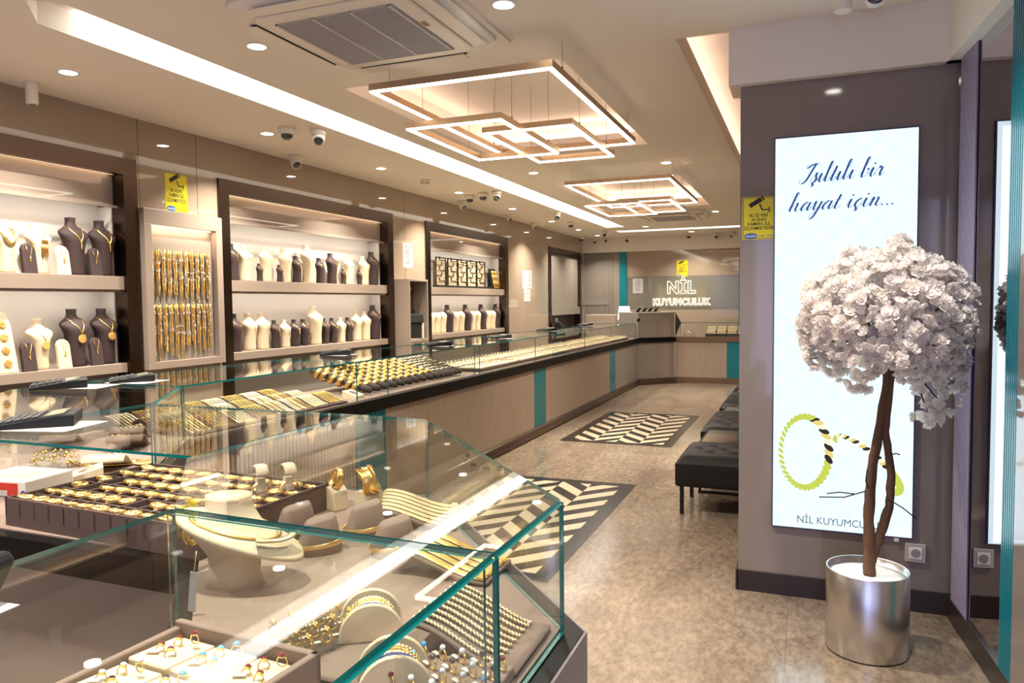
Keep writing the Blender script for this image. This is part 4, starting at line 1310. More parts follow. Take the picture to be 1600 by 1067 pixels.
# cuffs on blocks
for i, (x, y, h, R, w) in enumerate(((-1.40, 1.985, .075, .032, .030), (-1.255, 1.945, .085, .040, .050))):
    b = MB(); b.prism([(-.030, 0), (.030, 0), (.030, h * .82), (.012, h), (-.012, h), (-.030, h * .9)], -.027, .027, M=T(rz=-.35) @ Matrix(((1, 0, 0, 0), (0, 0, 1, 0), (0, 1, 0, 0), (0, 0, 0, 1))))
    o = b.build('cuff_block', M_['cream'], loc=(x, y, DECK), bevel=.004)
    tag(o, ['cream block carrying a single wide gold cuff, nearer the wedding rings', 'taller cream block carrying a wide layered gold cuff'][i], 'display block')
    b = bangle_mb(R, w, .003, 30)
    if i:
        for k in range(3): b.tube([(-.018 + .018 * k + .006 * math.sin(3 * a), (R + .004) * math.cos(a), (R + .004) * math.sin(a)) for a in [2 * PI * q / 30 for q in range(30)]], .003, 5, closed=True)
    o = b.build('gold_cuff', M_['gold'], loc=(x + .006, y, DECK + h + R * .72)); o.rotation_euler = (.0, .30 if i == 0 else -.35, .85 if i == 0 else .6)
    tag(o, ['single wide polished gold cuff on a cream block', 'wide layered gold cuff with wavy edges on the taller cream block'][i], 'bangle')
# taupe bracelet cushions
for i, (x, y) in enumerate(((-1.335, 1.70), (-1.20, 1.625), (-1.160, 1.785), (-1.005, 1.675))):
    t = empty('bracelet_cushion', (x, y, DECK), f"taupe wedge cushion with a flat gold bracelet, {['nearest the big neck bust', 'in front and nearest the big neck bust', 'beside the pale gold bands', 'in front, nearest the yellow gold bands'][i]}", 'bracelet cushion', rz=-.75)
    b = MB()
    rg = []
    for z, rx, ry, ox in ((0, .045, .055, 0), (.02, .048, .056, 0.002), (.06, .040, .047, .008), (.088, .030, .040, .016), (.094, .026, .036, .017)):
        rg.append([(ox + rx * math.copysign(abs(math.cos(a)) ** .6, math.cos(a)), ry * math.copysign(abs(math.sin(a)) ** .6, math.sin(a)), z + .25 * ry * math.sin(a) * (z > .05)) for a in [2 * PI * k / 24 for k in range(24)]])
    b.loft(rg); b.build('cushion', M_['suede'], t)
    b = MB(); b.tube([(.005 + .058 * math.cos(a), .064 * math.sin(a), .030 + .012 * math.sin(a + 1)) for a in [2 * PI * k / 30 for k in range(30)]], .008, 6, closed=True, flat=(.22, 1))
    o = b.build('gold_bracelet', M_['gold'], loc=(x, y, DECK)); o.rotation_euler = (0, .12, -.75)
    tag(o, f"flat gold mesh bracelet around the taupe cushion {['nearest the big neck bust', 'in front of the neck bust', 'beside the pale gold bands', 'nearest the yellow gold bands'][i]}", 'bracelet')
# flat bands on ramps (toward the angled front pane)
def band_mb(L, h, w):
    b = MB()
    n = 18
    vs = []
    for i in range(n + 1):
        u = L * (.01 + .97 * i / n); z = scurve(u, L, h) + .003
        vs += [(u, -w / 2, z), (u, 0, z + .0018), (u, w / 2, z)]
    fs = []
    for i in range(n):
        for k in range(2): fs.append((3 * i + k, 3 * i + 3 + k, 3 * i + 4 + k, 3 * i + 1 + k))
    b.add(vs, fs, 0, None, True)
    b.box(L * .9, -w * .6, scurve(L * .95, L, h) + .002, L * .97, w * .6, scurve(L * .95, L, h) + .008)
    return b
for nm, ox, oy, rz, W, n, mat, lab in (('pale', -1.255, 2.09, .60 - .55, .0, 6, 'gold_p', 'pale gold'), ('yellow', -.935, 1.70, -.62, .0, 5, 'gold', 'yellow gold')):
    pass
def band_ramp(org, rz, L, W, h, n, mat, label, blabel, group, lift=0.0):
    o = ramp_mb(L, W, h).build('band_ramp', M_['suede']); o.location = (*org, DECK); o.rotation_euler = (0, 0, rz)
    tag(o, label, 'display ramp')
    pr = band_mb(L, h, W / n * .78).build('gold_band', M_[mat])
    for k in range(n):
        c = pr if k == 0 else copy_tree(pr)
        y = W * (k + .5) / n
        c.location = (org[0] - y * math.sin(rz), org[1] + y * math.cos(rz), DECK + .001); c.rotation_euler = (0, 0, rz)
        tag(c, blabel, 'bracelet', group)
band_ramp((-1.17, 1.80), .40, .26, .235, .055, 6, 'gold_p', 'taupe suede ramp holding pale gold flat bracelets along the angled pane', 'pale gold flat bracelet on the suede ramp along the angled glass pane', 'pale gold bracelets on the ramp')
band_ramp((-.94, 1.535), .02, .26, .165, .050, 5, 'gold', 'taupe suede ramp holding yellow gold flat bracelets near the case corner', 'yellow gold flat bracelet on the suede ramp near the case corner', 'yellow gold bracelets on the ramp')
o = ramp_mb(.235, .20, .06).build('chain_ramp', M_['suede']); o.location = (-.70, 1.175, DECK); o.rotation_euler = (0, 0, .02); tag(o, 'taupe suede ramp holding rope chain bracelets beside the glass corner', 'display ramp')
pr = chain_on_ramp(.235, .06, .0048, 46, 0).build('rope_bracelet', M_['gold_p'])
for k in range(9):
    c = pr if k == 0 else copy_tree(pr)
    c.location = (-.70, 1.175 + .012 + .0215 * k, DECK + .001); c.rotation_euler = (0, 0, .02 + random.uniform(-.03, .03))
    tag(c, 'gold rope chain bracelet lying on the ramp beside the glass corner', 'bracelet', 'rope bracelets on the corner ramp')
# half round cream bracelet rests
def half_rest(x, y, rz, label, cord):
    t = empty('bracelet_rest', (x, y, DECK), label, 'bracelet rest', rz=rz)
    def arc(r, x0, x1, b, m=0):
        n = 14
        vs = []
        for xx in (x0, x1):
            vs += [(xx, r * math.cos(PI * k / n), r * math.sin(PI * k / n) + .012) for k in range(n + 1)] + [(xx, -r, 0), (xx, r, 0)]
        N = n + 3
        fs = [(k, (k + 1) % N, N + (k + 1) % N, N + k) for k in range(N)] + [tuple(range(N - 1, -1, -1)), tuple(range(N, 2 * N))]
        b.add(vs, fs, m, None, False)
    b = MB(); arc(.062, .030, .040, b); b.build('front_plate', M_['cream'], t, bevel=.002, segs=1)
    b = MB(); arc(.062, -.050, -.040, b); b.build('rear_plate', M_['cream'], t, bevel=.002, segs=1)
    b = MB(); arc(.044, -.040, .030, b); b.build('roll', M_['cream'], t)
    MW = Matrix.Translation((x, y, DECK)) @ Matrix.Rotation(rz, 4, 'Z')
    for k, (cx, mt) in enumerate(((-.030, 'gold_p'), (-.018, 'gold'), (-.006, 'gold_p'), (.008, cord), (.020, 'gold'))):
        b = MB()
        for q in range(22):
            a = PI * (q + .5) / 22
            b.octa((cx, .0495 * math.cos(a), .0495 * math.sin(a) + .012), .0042)
        if mt != cord: b.tube([(cx, .049 * math.cos(PI * q / 16), .049 * math.sin(PI * q / 16) + .012) for q in range(17)], .0028, 5)
        else: b.tube([(cx, .049 * math.cos(PI * q / 16), .049 * math.sin(PI * q / 16) + .012) for q in range(17)], .005, 5)
        o = b.build('bracelet', M_[mt]); o.matrix_world = MW
        ww = 'navy corded' if mt == cord else ('pale gold' if mt == 'gold_p' else 'yellow gold')
        tag(o, f"{ww} bracelet, {ORD[k]} on the {'rear' if 'rear' in label else 'front'} half round cream rest", 'bracelet')
half_rest(-.800, 1.245, -1.0, 'half round cream bracelet rest with gold bracelets, rear of the two', 'navy')
half_rest(-.648, 1.075, -1.0, 'half round cream bracelet rest with corded bracelets, front of the two', 'navy')
# clear ring pad with upright rings
def upright_ring(gem=None):
    o = ring_mb(0.0095, 0.0022, 16, 5).build('upright_ring', M_['gold'])
    b = MB()
    if gem: b.sph((0, 0, .0125), .0055, n=12, k=6)
    else:
        for q in range(7): b.octa((.003 * math.cos(q * 2.4), .004 * math.sin(q * 2.4), .0125 + .001 * q), .0045)
    b.build('setting', M_[gem] if gem else M_['gold'], o)
    b = MB(); b.box(-.030, -.004, -.006, -.012, .004, -.0045); b.build('price_tag', M_['paper'], o)
    return o
t = empty('clear_ring_pad', (-.965, 1.215, DECK), 'clear acrylic ring pad with upright gold rings, behind the gemstone tray', 'ring pad', rz=-.30)
b = MB(); b.box(0, -.085, 0, .155, .085, .012); b.build('pad', M_['acrylic'], t, bevel=.008)
MC = Matrix.Translation((-.965, 1.215, DECK)) @ Matrix.Rotation(-.30, 4, 'Z')
u0 = upright_ring()
for i in range(4):
    for j in range(4):
        c = u0 if (i, j) == (0, 0) else copy_tree(u0)
        c.matrix_world = MC @ T(.025 + .037 * i, -.063 + .042 * j, .024, rz=1.2)
        tag(c, 'ornate upright gold ring on the clear acrylic pad behind the gemstone tray', 'ring', 'upright rings on the clear pad')
b = MB(); b.lathe([(.022, 0), (.026, .006), (.026, .04), (.018, .056), (.009, .062), (.009, .072), (.013, .074), (.013, .082)], 18)
o = b.build('clear_bottle', M_['acrylic'], loc=(-.905, 1.315, DECK)); tag(o, 'small clear bottle behind the acrylic pad of upright rings', 'bottle')
t = empty('coloured_ring_pad', (-.655, 1.02, DECK), 'grey suede pad of coloured stone rings in the front corner of the near case', 'ring pad', rz=.02)
b = MB(); b.box(0, 0, 0, .19, .155, .022); b.build('pad', M_['suede'], t, bevel=.004)
cols = ['gem_b', 'gem_w', 'gem_r', 'gem_b', 'gem_k', 'gem_r']
ur = {k: upright_ring(k) for k in ('gem_b', 'gem_w', 'gem_r', 'gem_k')}
uf = {k: True for k in ur}
cn = {'gem_b': 'turquoise', 'gem_w': 'clear', 'gem_r': 'red', 'gem_k': 'dark'}
for i in range(5):
    for j in range(4):
        k = random.choice(cols)
        c = ur[k] if uf[k] else copy_tree(ur[k]); uf[k] = False
        c.location = (-.655 + .022 + .038 * i, 1.02 + .02 + .038 * j, DECK + .033); c.rotation_euler = (0, 0, -.5)
        tag(c, f'upright gold ring with a {cn[k]} stone on the grey suede corner pad', 'ring', f'{cn[k]} stone rings on the grey pad')
for k in ur:
    if uf[k]:
        for ch in list(ur[k].children): bpy.data.objects.remove(ch)
        bpy.data.objects.remove(ur[k])
# --- inner corner case: scale, pads and chains
t = empty('jewellery_scale', (-2.63, 1.82, DECK), 'white jewellery scale under a clear cover beside the wedding rings', 'scale', rz=.12)
b = MB(); b.box(-.13, -.10, 0, .13, .10, .06); b.build('body', M_['offwhite'], t, bevel=.006)
b = MB(); b.box(-.115, -.085, .06, .115, .085, .15); b.build('cover', M_['acrylic'], t, bevel=.004)
b = MB(); b.box(-.02, -.1012, .006, .095, -.1002, .05, 0); b.box(-.018, -.1018, .004, .05, -.1008, .024, 1); b.lathe([(.009, 0), (.009, .0004)], 16, m=2, M=T(.0, -.1022, .014, rx=PI / 2)); b.lathe([(.011, 0), (.011, .0004)], 16, m=2, M=T(.118, -.1012, .016, rx=PI / 2))
b.build('sticker', [M_['redink'], M_['paper'], M_['navy']], t)
b = MB(); b.prism([(-.05, 0), (.05, 0), (.05, .05), (-.05, .025)], -.055, .055, M=Matrix(((1, 0, 0, 0), (0, 0, 1, 0), (0, 1, 0, 0), (0, 0, 0, 1)))); b.lathe([(.036, 0), (.036, .001)], 20, m=1, M=T(0, 0, .038, ry=-.245))
o = b.build('display_pad', [M_['cream'], M_['silver']], loc=(-2.545, 2.02, DECK)); o.rotation_euler = (0, 0, .9); tag(o, 'white sloping pad with a silver disc behind the scale', 'display pad')
pr = None
for i, (x, y, rz) in enumerate(((-2.50, 2.14, 2.2), (-2.80, 2.50, 2.2), (-2.97, 2.66, 2.2), (-3.10, 2.40, 2.2))):
    o = ramp_mb(.20, .15, .06).build('bracelet_ramp', M_['cream'] if i == 0 else M_['suede']); o.location = (x, y, DECK); o.rotation_euler = (0, 0, rz)
    tag(o, ['cream ramp of linked gold bracelets in the inner corner case', 'taupe ramp of gold bracelets in the inner corner case, nearer the cream ramp', 'taupe ramp of gold bracelets in the inner corner case, beside the long case', 'taupe ramp of gold bracelets in the inner corner case, on the staff side'][i], 'display ramp')
    for k in range(6):
        c = copy_tree(br[i % 2])
        y0 = .016 + .023 * k
        c.location = (x - y0 * math.sin(rz), y + y0 * math.cos(rz), DECK + .001); c.rotation_euler = (0, 0, rz)
        tag(c, ['linked gold bracelet on the cream ramp in the inner corner case', 'gold bracelet on the nearer taupe ramp in the inner corner case', 'gold bracelet on the inner corner case ramp beside the long case', 'gold bracelet on the staff side ramp in the inner corner case'][i], 'bracelet', f'bracelets on the {ORD[i]} corner case ramp')
t = empty('coin_necklace', (-2.70, 2.24, DECK + .004), 'gold necklace with a big round medallion lying in the inner corner case', 'necklace', rz=.4)
b = MB(); b.tube([(.11 * math.cos(a) * 1.2, .06 * math.sin(a), .004) for a in [2 * PI * q / 36 for q in range(36)]], .0045, 6, closed=True); b.build('chain', M_['gold'], t)
b = MB(); b.lathe([(.034, 0), (.036, .004), (.030, .008)], 20, (.15, -.01, 0)); b.build('medallion', M_['goldsat'], t)
t = empty('earring_stand', (-2.86, 2.12, DECK), 'small clear rack of gold earrings in the inner corner case', 'earring stand', rz=.9)
b = MB(); b.box(-.09, -.05, 0, .09, .05, .01); b.box(-.09, .0, .01, .09, .006, .07); b.build('rack', M_['acrylic'], t)
b = MB()
for q in range(46): b.octa((random.uniform(-.085, .085), random.uniform(-.04, .04), random.uniform(.015, .07)), random.uniform(.005, .010))
tag(b.build('earring', M_['gold'], t), kind='stuff')
# --- things lying on the glass tops
KEYM = pm('dark key rubber', rgb(46, 45, 48), .5)
def calculator(x, y, z, rz, sc, label, tilt=.09):
    t = empty('calculator', (x, y, z), label, 'calculator', 'calculators on the glass tops', rz=rz)
    t.scale = (sc, sc, sc)
    b = MB(); b.prism([(-.10, 0), (.10, 0), (.10, .034), (.06, .034), (-.10, .012)], -.075, .075, M=Matrix(((1, 0, 0, 0), (0, 0, 1, 0), (0, 1, 0, 0), (0, 0, 0, 1)))); b.build('case', M_['black'], t, bevel=.004)
    sl = math.atan2(.022, .16)
    KM = T(-.10, 0, .012, ry=-sl)
    b = MB(); b.box(.002, -.070, .0, .122, .070, .0012, M=KM); kp = b.build('keypad', M_['blackm'], t)
    for i in range(5):
        for j in range(6):
            if sc > 1.14 and 'wedding' in label:
                b = MB(); b.box(.008 + .022 * i, -.066 + .022 * j, .001, .025 + .022 * i, -.049 + .022 * j, .006, M=KM); b.build('key', KEYM, kp, bevel=.0012, segs=1)
    if 'wedding' not in label:
        b = MB()
        for i in range(5):
            for j in range(6): b.box(.008 + .022 * i, -.066 + .022 * j, .001, .025 + .022 * i, -.049 + .022 * j, .006, M=KM)
        b.build('key_field', KEYM, kp)
    b = MB(); b.box(.125, -.06, .0005, .175, .06, .002, M=KM); b.build('screen', pm('calculator screen', rgb(120, 128, 110), .15), t)
    return t
def paper(x, y, z, rz, w, h, label):
    b = MB(); b.box(-w / 2, -h / 2, 0, w / 2, h / 2, .001); o = b.build('paper_sheet', M_['paper'], loc=(x, y, z)); o.rotation_euler = (0, 0, rz); return tag(o, label, 'paper')
GZ = GT + .0005
paper(-2.33, 1.69, GZ, .25, .32, .21, 'white sheet under the big calculator on the near glass top')
calculator(-2.36, 1.70, GZ + .0012, .75, 1.15, 'big black desk calculator on a white sheet, beside the wedding ring case')
paper(-3.30, 2.60, GZ, .3, .28, .20, 'white sheet under the black calculator on the inner corner glass top')
calculator(-3.36, 2.53, GZ + .0012, .9, 1.2, 'black calculator on a white sheet on the inner corner glass top')
paper(-3.22, 2.86, GZ, .1, .24, .19, 'white sheet under the black calculator at the near end of the long glass case')
calculator(-3.26, 2.86, GZ + .0012, .9, 1.05, 'black calculator on a white sheet at the near end of the long glass case')
for i, (x, y, lab) in enumerate(((-3.36, 4.84, 'above the bracelet ramps'), (-3.12, 6.08, 'above the bangle display'), (-3.10, 7.5, 'above the first ring trays'), (-3.25, 9.55, 'above the middle ring trays'), (-3.33, 11.7, 'above the farthest ring trays'))):
    paper(x, y, GZ, .1 * i, .24, .2, f'white sheet under a calculator on the long glass top {lab}')
    calculator(x - .02, y, GZ + .0012, .5 + .2 * i, 1.15, f'black calculator on the long glass top {lab}')
t = empty('card_reader', (-1.067, .59, GZ), 'black card reader on a white sheet above the tray of gemstone rings', 'card reader', rz=.2)
b = MB(); b.prism([(-.10, 0), (.07, 0), (.10, .05), (.09, .065), (-.10, .03)], -.06, .06, M=Matrix(((1, 0, 0, 0), (0, 0, 1, 0), (0, 1, 0, 0), (0, 0, 0, 1)))); b.build('body', M_['black'], t, bevel=.006)
b = MB(); b.box(-.05, -.035, .045, .0, .035, .05, M=T(ry=-.15)); b.build('screen', M_['grey'], t)
paper(-1.045, .575, GZ - .0003, .1, .20, .13, 'white sheet under the black card reader on the nearest glass top')
# --- far corner bits
t = empty('sales_screen', (-3.22, 13.95, 0.83), 'white sales screen seen from behind beside the cash desk', 'screen', rz=.15)
b = MB(); b.loft([[(-.13, -.02, .32), (.13, -.02, .32), (.13, .02, .32), (-.13, .02, .32)], [(-.10, -.0, .58), (.10, -.0, .58), (.10, .03, .58), (-.10, .03, .58)]], smooth=False); b.build('shell', M_['white'], t, bevel=.006)
b = MB(); b.box(-.03, .0, 0, .03, .03, .33); b.box(-.12, -.08, 0, .12, .10, .012); b.build('stand', M_['lgrey'], t)
t = empty('back_cabinet', (-4.15, 14.55, 0), 'plain beige cabinet standing before the fluted back wall', 'cabinet')
b = MB(); b.box(0, 0, 0, .62, .45, 1.24); b.build('body', M_['taupe'], t, bevel=.003, segs=1)
b = MB(); b.box(.01, -.012, .06, .61, 0, 1.22); b.build('door', M_['taupe'], t)
t = empty('stationery_tray', (-2.75, 13.72, 1.30), 'row of small dark tilted stands on the cash desk', 'tray', rz=.76)
b = MB(); b.box(-.26, -.06, 0, .26, .06, .012); b.build('base', M_['blackm'], t)
for k in range(4):
    b = MB(); b.box(-.05, -.003, 0, .05, .003, .09, M=T(-.19 + .125 * k, 0, .012, rx=.7, rz=.5)); b.build('card_stand', M_['black'], t)
b = MB(); b.lathe([(.034, 0), (.034, .012), (.026, .016), (.010, .008)], 20, M=T(rx=PI / 2)); o = b.build('desk_knob', M_['black'], loc=(-2.79, 13.18, 1.17)); o.rotation_euler = (0, 0, .76); tag(o, 'small round black camera fixed to the cash desk corner', 'camera')
t = empty('card_terminal', (-4.42, 13.62, 0.862), 'black curved payment terminal in the niche of the corner cabinet', 'card terminal', rz=.2)
b = MB(); b.loft([[(x0, y, z) for y in (-.09, .09)] + [(x1, y, z) for y in (.09, -.09)] for x0, x1, z in ((-.1, .12, 0), (-.1, .13, .05), (-.08, .10, .16), (-.04, .04, .24), (-.02, .0, .26))], smooth=False); b.build('body', M_['black'], t, bevel=.01)
b = MB(); b.box(-.06, -.05, .26, -.02, .05, .33); b.build('screen', M_['grey'], t)

# ================================================================== CEILING THINGS
dl0 = None
DL = [(-3.96, 3.12), (-3.96, 4.82), (-3.955, 6.50), (-3.96, 8.30), (-3.95, 10.05), (-3.97, 11.9), (-3.98, 13.5), (-3.98, 14.85), (-2.68, 3.2), (-2.66, 7.39), (-1.287, 7.4), (-1.30, 11.74), (-2.72, 13.5), (-2.1, 14.9), (-3.96, 1.4), (-2.68, 0.9), (-1.29, 3.2), (-1.29, 1.0), (0.15, 2.6), (0.16, 0.6)]
for i, (x, y) in enumerate(DL):
    if dl0 is None:
        dl0 = empty('downlight', (x, y, ZC), 'x', 'downlight', 'recessed round downlights')
        b = MB(); b.lathe([(.047, -.004), (.058, -.004), (.060, 0), (.047, 0)], 24, cap=False); b.build('rim', M_['white'], dl0)
        b = MB(); b.lathe([(.048, -.003), (.048, -.001)], 24); b.build('diffuser', M_['down'], dl0)
        o = dl0
    else: o = copy_tree(dl0)
    o.location = (x, y, ZC)
    if i < 8 or i == 14: lab = f'round recessed downlight in the ceiling strip over the wall cabinets, {ORD[(i + 1) % 15 if i != 14 else 0]} from the shop front'
    else: lab = {8: 'round recessed downlight beside the near air conditioner and the light slot', 9: 'round recessed downlight between the two coffers, next to the light slot', 10: 'round recessed downlight between the two coffers, on the bench side', 11: 'round recessed downlight past the far air conditioner, on the bench side', 12: 'round recessed downlight where the light slot meets the cross slot', 13: 'round recessed downlight above the back counter'}.get(i, 'round recessed downlight in the ceiling of the shop front area')
    tag(o, lab, 'downlight', 'recessed round downlights')
    p = 23 if x < -3.5 else (24 if y < 4 else 26)
    if y < 2 and x > -3: p = 19
    if y > 13: p = 15
    if x > 0: p = 11
    area('downlight_beam', (x, y, ZC - .006), .09, .09, p, (1.0, .92, .80) if x < 0 else (1.0, .94, .88), spread=2.0, shape='DISK')
# pendants
def pendant(frames, label, zt):
    xs = [f[0] for f in frames]; ys = [f[1] for f in frames]
    ox, oy = frames[0][0], frames[0][1]
    t = empty('pendant_light', (ox, oy, zt), label, 'pendant light', 'square frame pendants')
    for (x0, y0, x1, y1, z) in frames:
        b = MB(); w, h = .026, .036
        for q in ((x0, y0, x1, y0 + w), (x0, y1 - w, x1, y1), (x0, y0 + w, x0 + w, y1 - w), (x1 - w, y0 + w, x1, y1 - w)):
            b.box(q[0] - ox, q[1] - oy, z - zt + .010, q[2] - ox, q[3] - oy, z - zt + .010 + h)
        fo = b.build('frame', M_['goldframe'], t)
        b = MB()
        e = .003
        for q in ((x0 + e, y0 + e, x1 - e, y0 + w - e), (x0 + e, y1 - w + e, x1 - e, y1 - e), (x0 + e, y0 + w - e, x0 + w - e, y1 - w + e), (x1 - w + e, y0 + w - e, x1 - e, y1 - w + e)):
            b.box(q[0] - ox, q[1] - oy, z - zt, q[2] - ox, q[3] - oy, z - zt + .012)
        b.build('diffuser', M_['pend'], fo)
        for (px, py) in ((x0 + .013, y0 + .2), (x0 + .013, y1 - .2), (x1 - .013, y0 + .2), (x1 - .013, y1 - .2)):
            b = MB(); b.tube([(px - ox, py - oy, z - zt + .04), (px - ox, py - oy, 3.12 - zt)], .0016, 4); b.tube([(px - ox, py - oy, z - zt + .046), (px - ox, py - oy, z - zt + .066)], .006, 6)
            b.build('suspension_cable', M_['grey'], t)
    return t
M_['goldframe'] = pm('champagne gold metal', rgb(190, 160, 128), .35, metal=.7)
Z1 = 2.65
pendant([(-2.228, 3.55, -1.175, 5.475, 2.65), (-2.27, 4.02, -1.642, 5.107, 2.55), (-1.95, 4.44, -1.345, 5.53, 2.58)], 'square frame pendant light hanging in the near ceiling coffer', 2.65)
pendant([(-2.25, 7.15, -1.205, 9.05, 2.65), (-2.29, 8.00, -1.685, 9.11, 2.55), (-1.96, 8.12, -1.365, 9.20, 2.58)], 'square frame pendant light hanging in the far ceiling coffer', 2.65)
# cassette air conditioners
def aircon(x, y, label, sx=1.0):
    t = empty('cassette_aircon', (x, y, ZC), label, 'air conditioner', 'ceiling cassette air conditioners')
    t.scale = (1.05, 1.05, 1.05)
    def rr(w, r, n=6):
        pts = []
        for cx, cy, a0 in ((w - r, w - r, 0), (-w + r, w - r, PI / 2), (-w + r, -w + r, PI), (w - r, -w + r, 3 * PI / 2)):
            for k in range(n + 1):
                a = a0 + PI / 2 * k / n
                pts.append((cx + r * math.cos(a), cy + r * math.sin(a)))
        return pts
    b = MB(); b.loft([[(p[0], p[1], -.0) for p in rr(.50, .01)], [(p[0], p[1], -.014) for p in rr(.50, .01)]], smooth=False); b.build('trim_plate', M_['offwhite'], t)
    b = MB(); b.loft([[(p[0], p[1], z) for p in rr(w, r)] for w, r, z in ((.47, .12, -.014), (.465, .13, -.035), (.44, .15, -.055), (.40, .14, -.06))], cap=True); b.build('body', M_['offwhite'], t)
    for k in range(4):
        M = T(rz=k * PI / 2)
        b = MB(); b.box(.375, -.30, -.0615, .415, .30, -.058, M=M); b.build('air_slot', M_['blackm'], t)
        b = MB(); b.box(.352, -.29, -.075, .356, .29, -.04, M=T(.02, 0, 0, rz=0)); 
        b2 = MB(); b2.box(.385, -.295, -.072, .455, .295, -.066, M=M @ T(0, 0, 0) ); b2.build('louvre', M_['offwhite'], t, bevel=.002, segs=1)
    b = MB(); b.loft([[(p[0], p[1], z) for p in rr(w, r)] for w, r, z in ((.37, .06, -.058), (.37, .06, -.068), (.36, .055, -.072))]); fp_ = b.build('front_panel', M_['offwhite'], t)
    b = MB(); b.box(-.29, -.29, -.0735, .29, .29, -.071); gr = b.build('filter', M_['grey'], fp_)
    b = MB()
    for k in range(44): b.box(-.29, -.29 + .0134 * k, -.078, .29, -.29 + .0134 * k + .004, -.073)
    for k in range(4): b.box(-.29 + .186 * k, -.29, -.079, -.29 + .186 * k + .012, .29, -.073)
    b.build('grille', M_['lgrey'], fp_)
    b = MB(); b.box(.30, -.07, -.0745, .322, -.02, -.0715); b.build('badge', pm('bronze badge', rgb(170, 120, 80), .5), fp_)
    return t
aircon(-1.955, 3.13, 'large white cassette air conditioner in the ceiling nearest the camera')
aircon(-1.93, 11.72, 'white cassette air conditioner in the ceiling beyond the far pendant light')
# cameras and detectors
def dome(x, y, label, sc=1.0):
    t = empty('dome_camera', (x, y, ZC), label, 'security camera'); t.scale = (sc, sc, sc)
    b = MB(); b.lathe([(.066, 0), (.066, -.03), (.060, -.045), (.046, -.052)], 24); b.build('housing', M_['offwhite'], t)
    b = MB(); b.lathe([(.046, -.050), (.044, -.066), (.034, -.082), (.018, -.092), (.003, -.095)], 20); b.build('dome', M_['smoke'], t)
def turret(x, y, label, aim=0.0, z=ZC, sc=1.0):
    t = empty('turret_camera', (x, y, z), label, 'security camera'); sc *= 1.15; t.scale = (sc, sc, sc)
    b = MB(); b.lathe([(.050, 0), (.052, -.02), (.048, -.035)], 22); b.build('housing', M_['offwhite'], t)
    b = MB(); b.sph((0, 0, -.050), .044, n=18, k=10); b.lathe([(.040, 0), (.040, .045), (.036, .048)], 20, M=T(0, 0, -.05) @ Matrix.Rotation(aim, 4, 'Z') @ Matrix.Rotation(2.3, 4, 'Y')); b.build('ball', M_['offwhite'], t)
    b = MB(); b.lathe([(.031, .047), (.031, .051), (.014, .053)], 18, M=T(0, 0, -.05) @ Matrix.Rotation(aim, 4, 'Z') @ Matrix.Rotation(2.3, 4, 'Y')); b.build('lens', M_['smoke'], t)
dome(-3.70, 4.73, 'white dome camera with a dark bubble on the ceiling strip, nearest of the domes')
turret(-3.52, 4.88, 'white turret camera beside the nearest dome camera, close to the light slot', -1.0)
turret(-4.31, 5.62, 'white turret camera near the wall above the middle display cabinet', -.6)
dome(-3.94, 8.57, 'white dome camera in the cluster above the tall cabinet, wall side')
dome(-3.71, 8.46, 'white dome camera in the cluster above the tall cabinet, light slot side')
turret(-3.50, 8.39, 'white turret camera in the cluster above the tall cabinet, beside the light slot', -1.2)
turret(-4.25, 9.0, 'white turret camera in the cluster above the tall cabinet, nearest the wall', -.4)
turret(-4.29, 10.75, 'small white turret camera above the end of the far display cabinet', -.2, sc=.8)
turret(-4.31, 11.98, 'white turret camera above the white sheets on the wall', -.5)
turret(-3.49, 10.7, 'white turret camera beside the light slot above the middle ring trays', -1.2)
dome(-3.72, 12.17, 'white dome camera on the ceiling strip beyond the white sheets')
turret(-3.58, 13.87, 'white turret camera at the far end of the light slot', -1.2)
dome(-4.36, 15.0, 'white dome camera in the far wall corner above the corner cabinet')
turret(-4.2, 15.4, 'white turret camera under the corner beside the back wall, wall side', -1.0)
turret(-3.95, 15.42, 'small white turret camera beside the back wall above the fluted panel', -1.3, sc=.8)
turret(-3.47, 15.35, 'white turret camera above the teal strip of the back wall', -1.6)
dome(-2.22, 15.35, 'white dome camera above the lit letters of the back wall')
turret(-1.68, 15.35, 'white turret camera above the back wall, between the dome and the bench side', -1.6)
turret(-1.36, 15.3, 'white turret camera above the back wall, nearest the bench side', -2.2)
for x, y, lab in ((-3.89, 7.3, 'round white smoke detector on the ceiling strip'),):
    t = empty('smoke_detector', (x, y, ZC), lab, 'smoke detector')
    b = MB(); b.lathe([(.055, 0), (.055, -.018), (.045, -.028)], 22); b.build('base', M_['offwhite'], t)
    b = MB(); b.lathe([(.042, -.028), (.040, -.046), (.028, -.054)], 22); b.build('sensor', M_['offwhite'], t)
    b = MB()
    for k in range(12): b.box(.039, -.004, -.043, .043, .004, -.032, M=T(rz=k * PI / 6))
    b.build('vent', M_['grey'], t)
t = empty('cylinder_camera', (-4.35, 3.18, ZC), 'cream cylindrical camera above the nearest wall cabinet', 'security camera')
b = MB(); b.lathe([(.045, 0), (.045, -.008), (.034, -.010), (.034, -.12), (.030, -.128)], 20); b.build('body', M_['offwhite'], t)
b = MB(); b.lathe([(.020, -.129), (.019, -.131)], 16); b.build('lens', M_['grey'], t)
t = empty('cylinder_sensor', (0.136, 3.62, ZC), 'white ceiling cylinder in front of the pier beam', 'ceiling sensor')
b = MB(); b.lathe([(.038, 0), (.038, -.095), (.034, -.10)], 24); b.build('body', M_['offwhite'], t)
b = MB(); b.sph((0, -.038, -.03), .003); b.build('led', M_['black'], t)
t = empty('bullet_camera', (0.262, 3.62, ZC), 'white ceiling camera with a big black lens face in front of the pier beam', 'security camera')
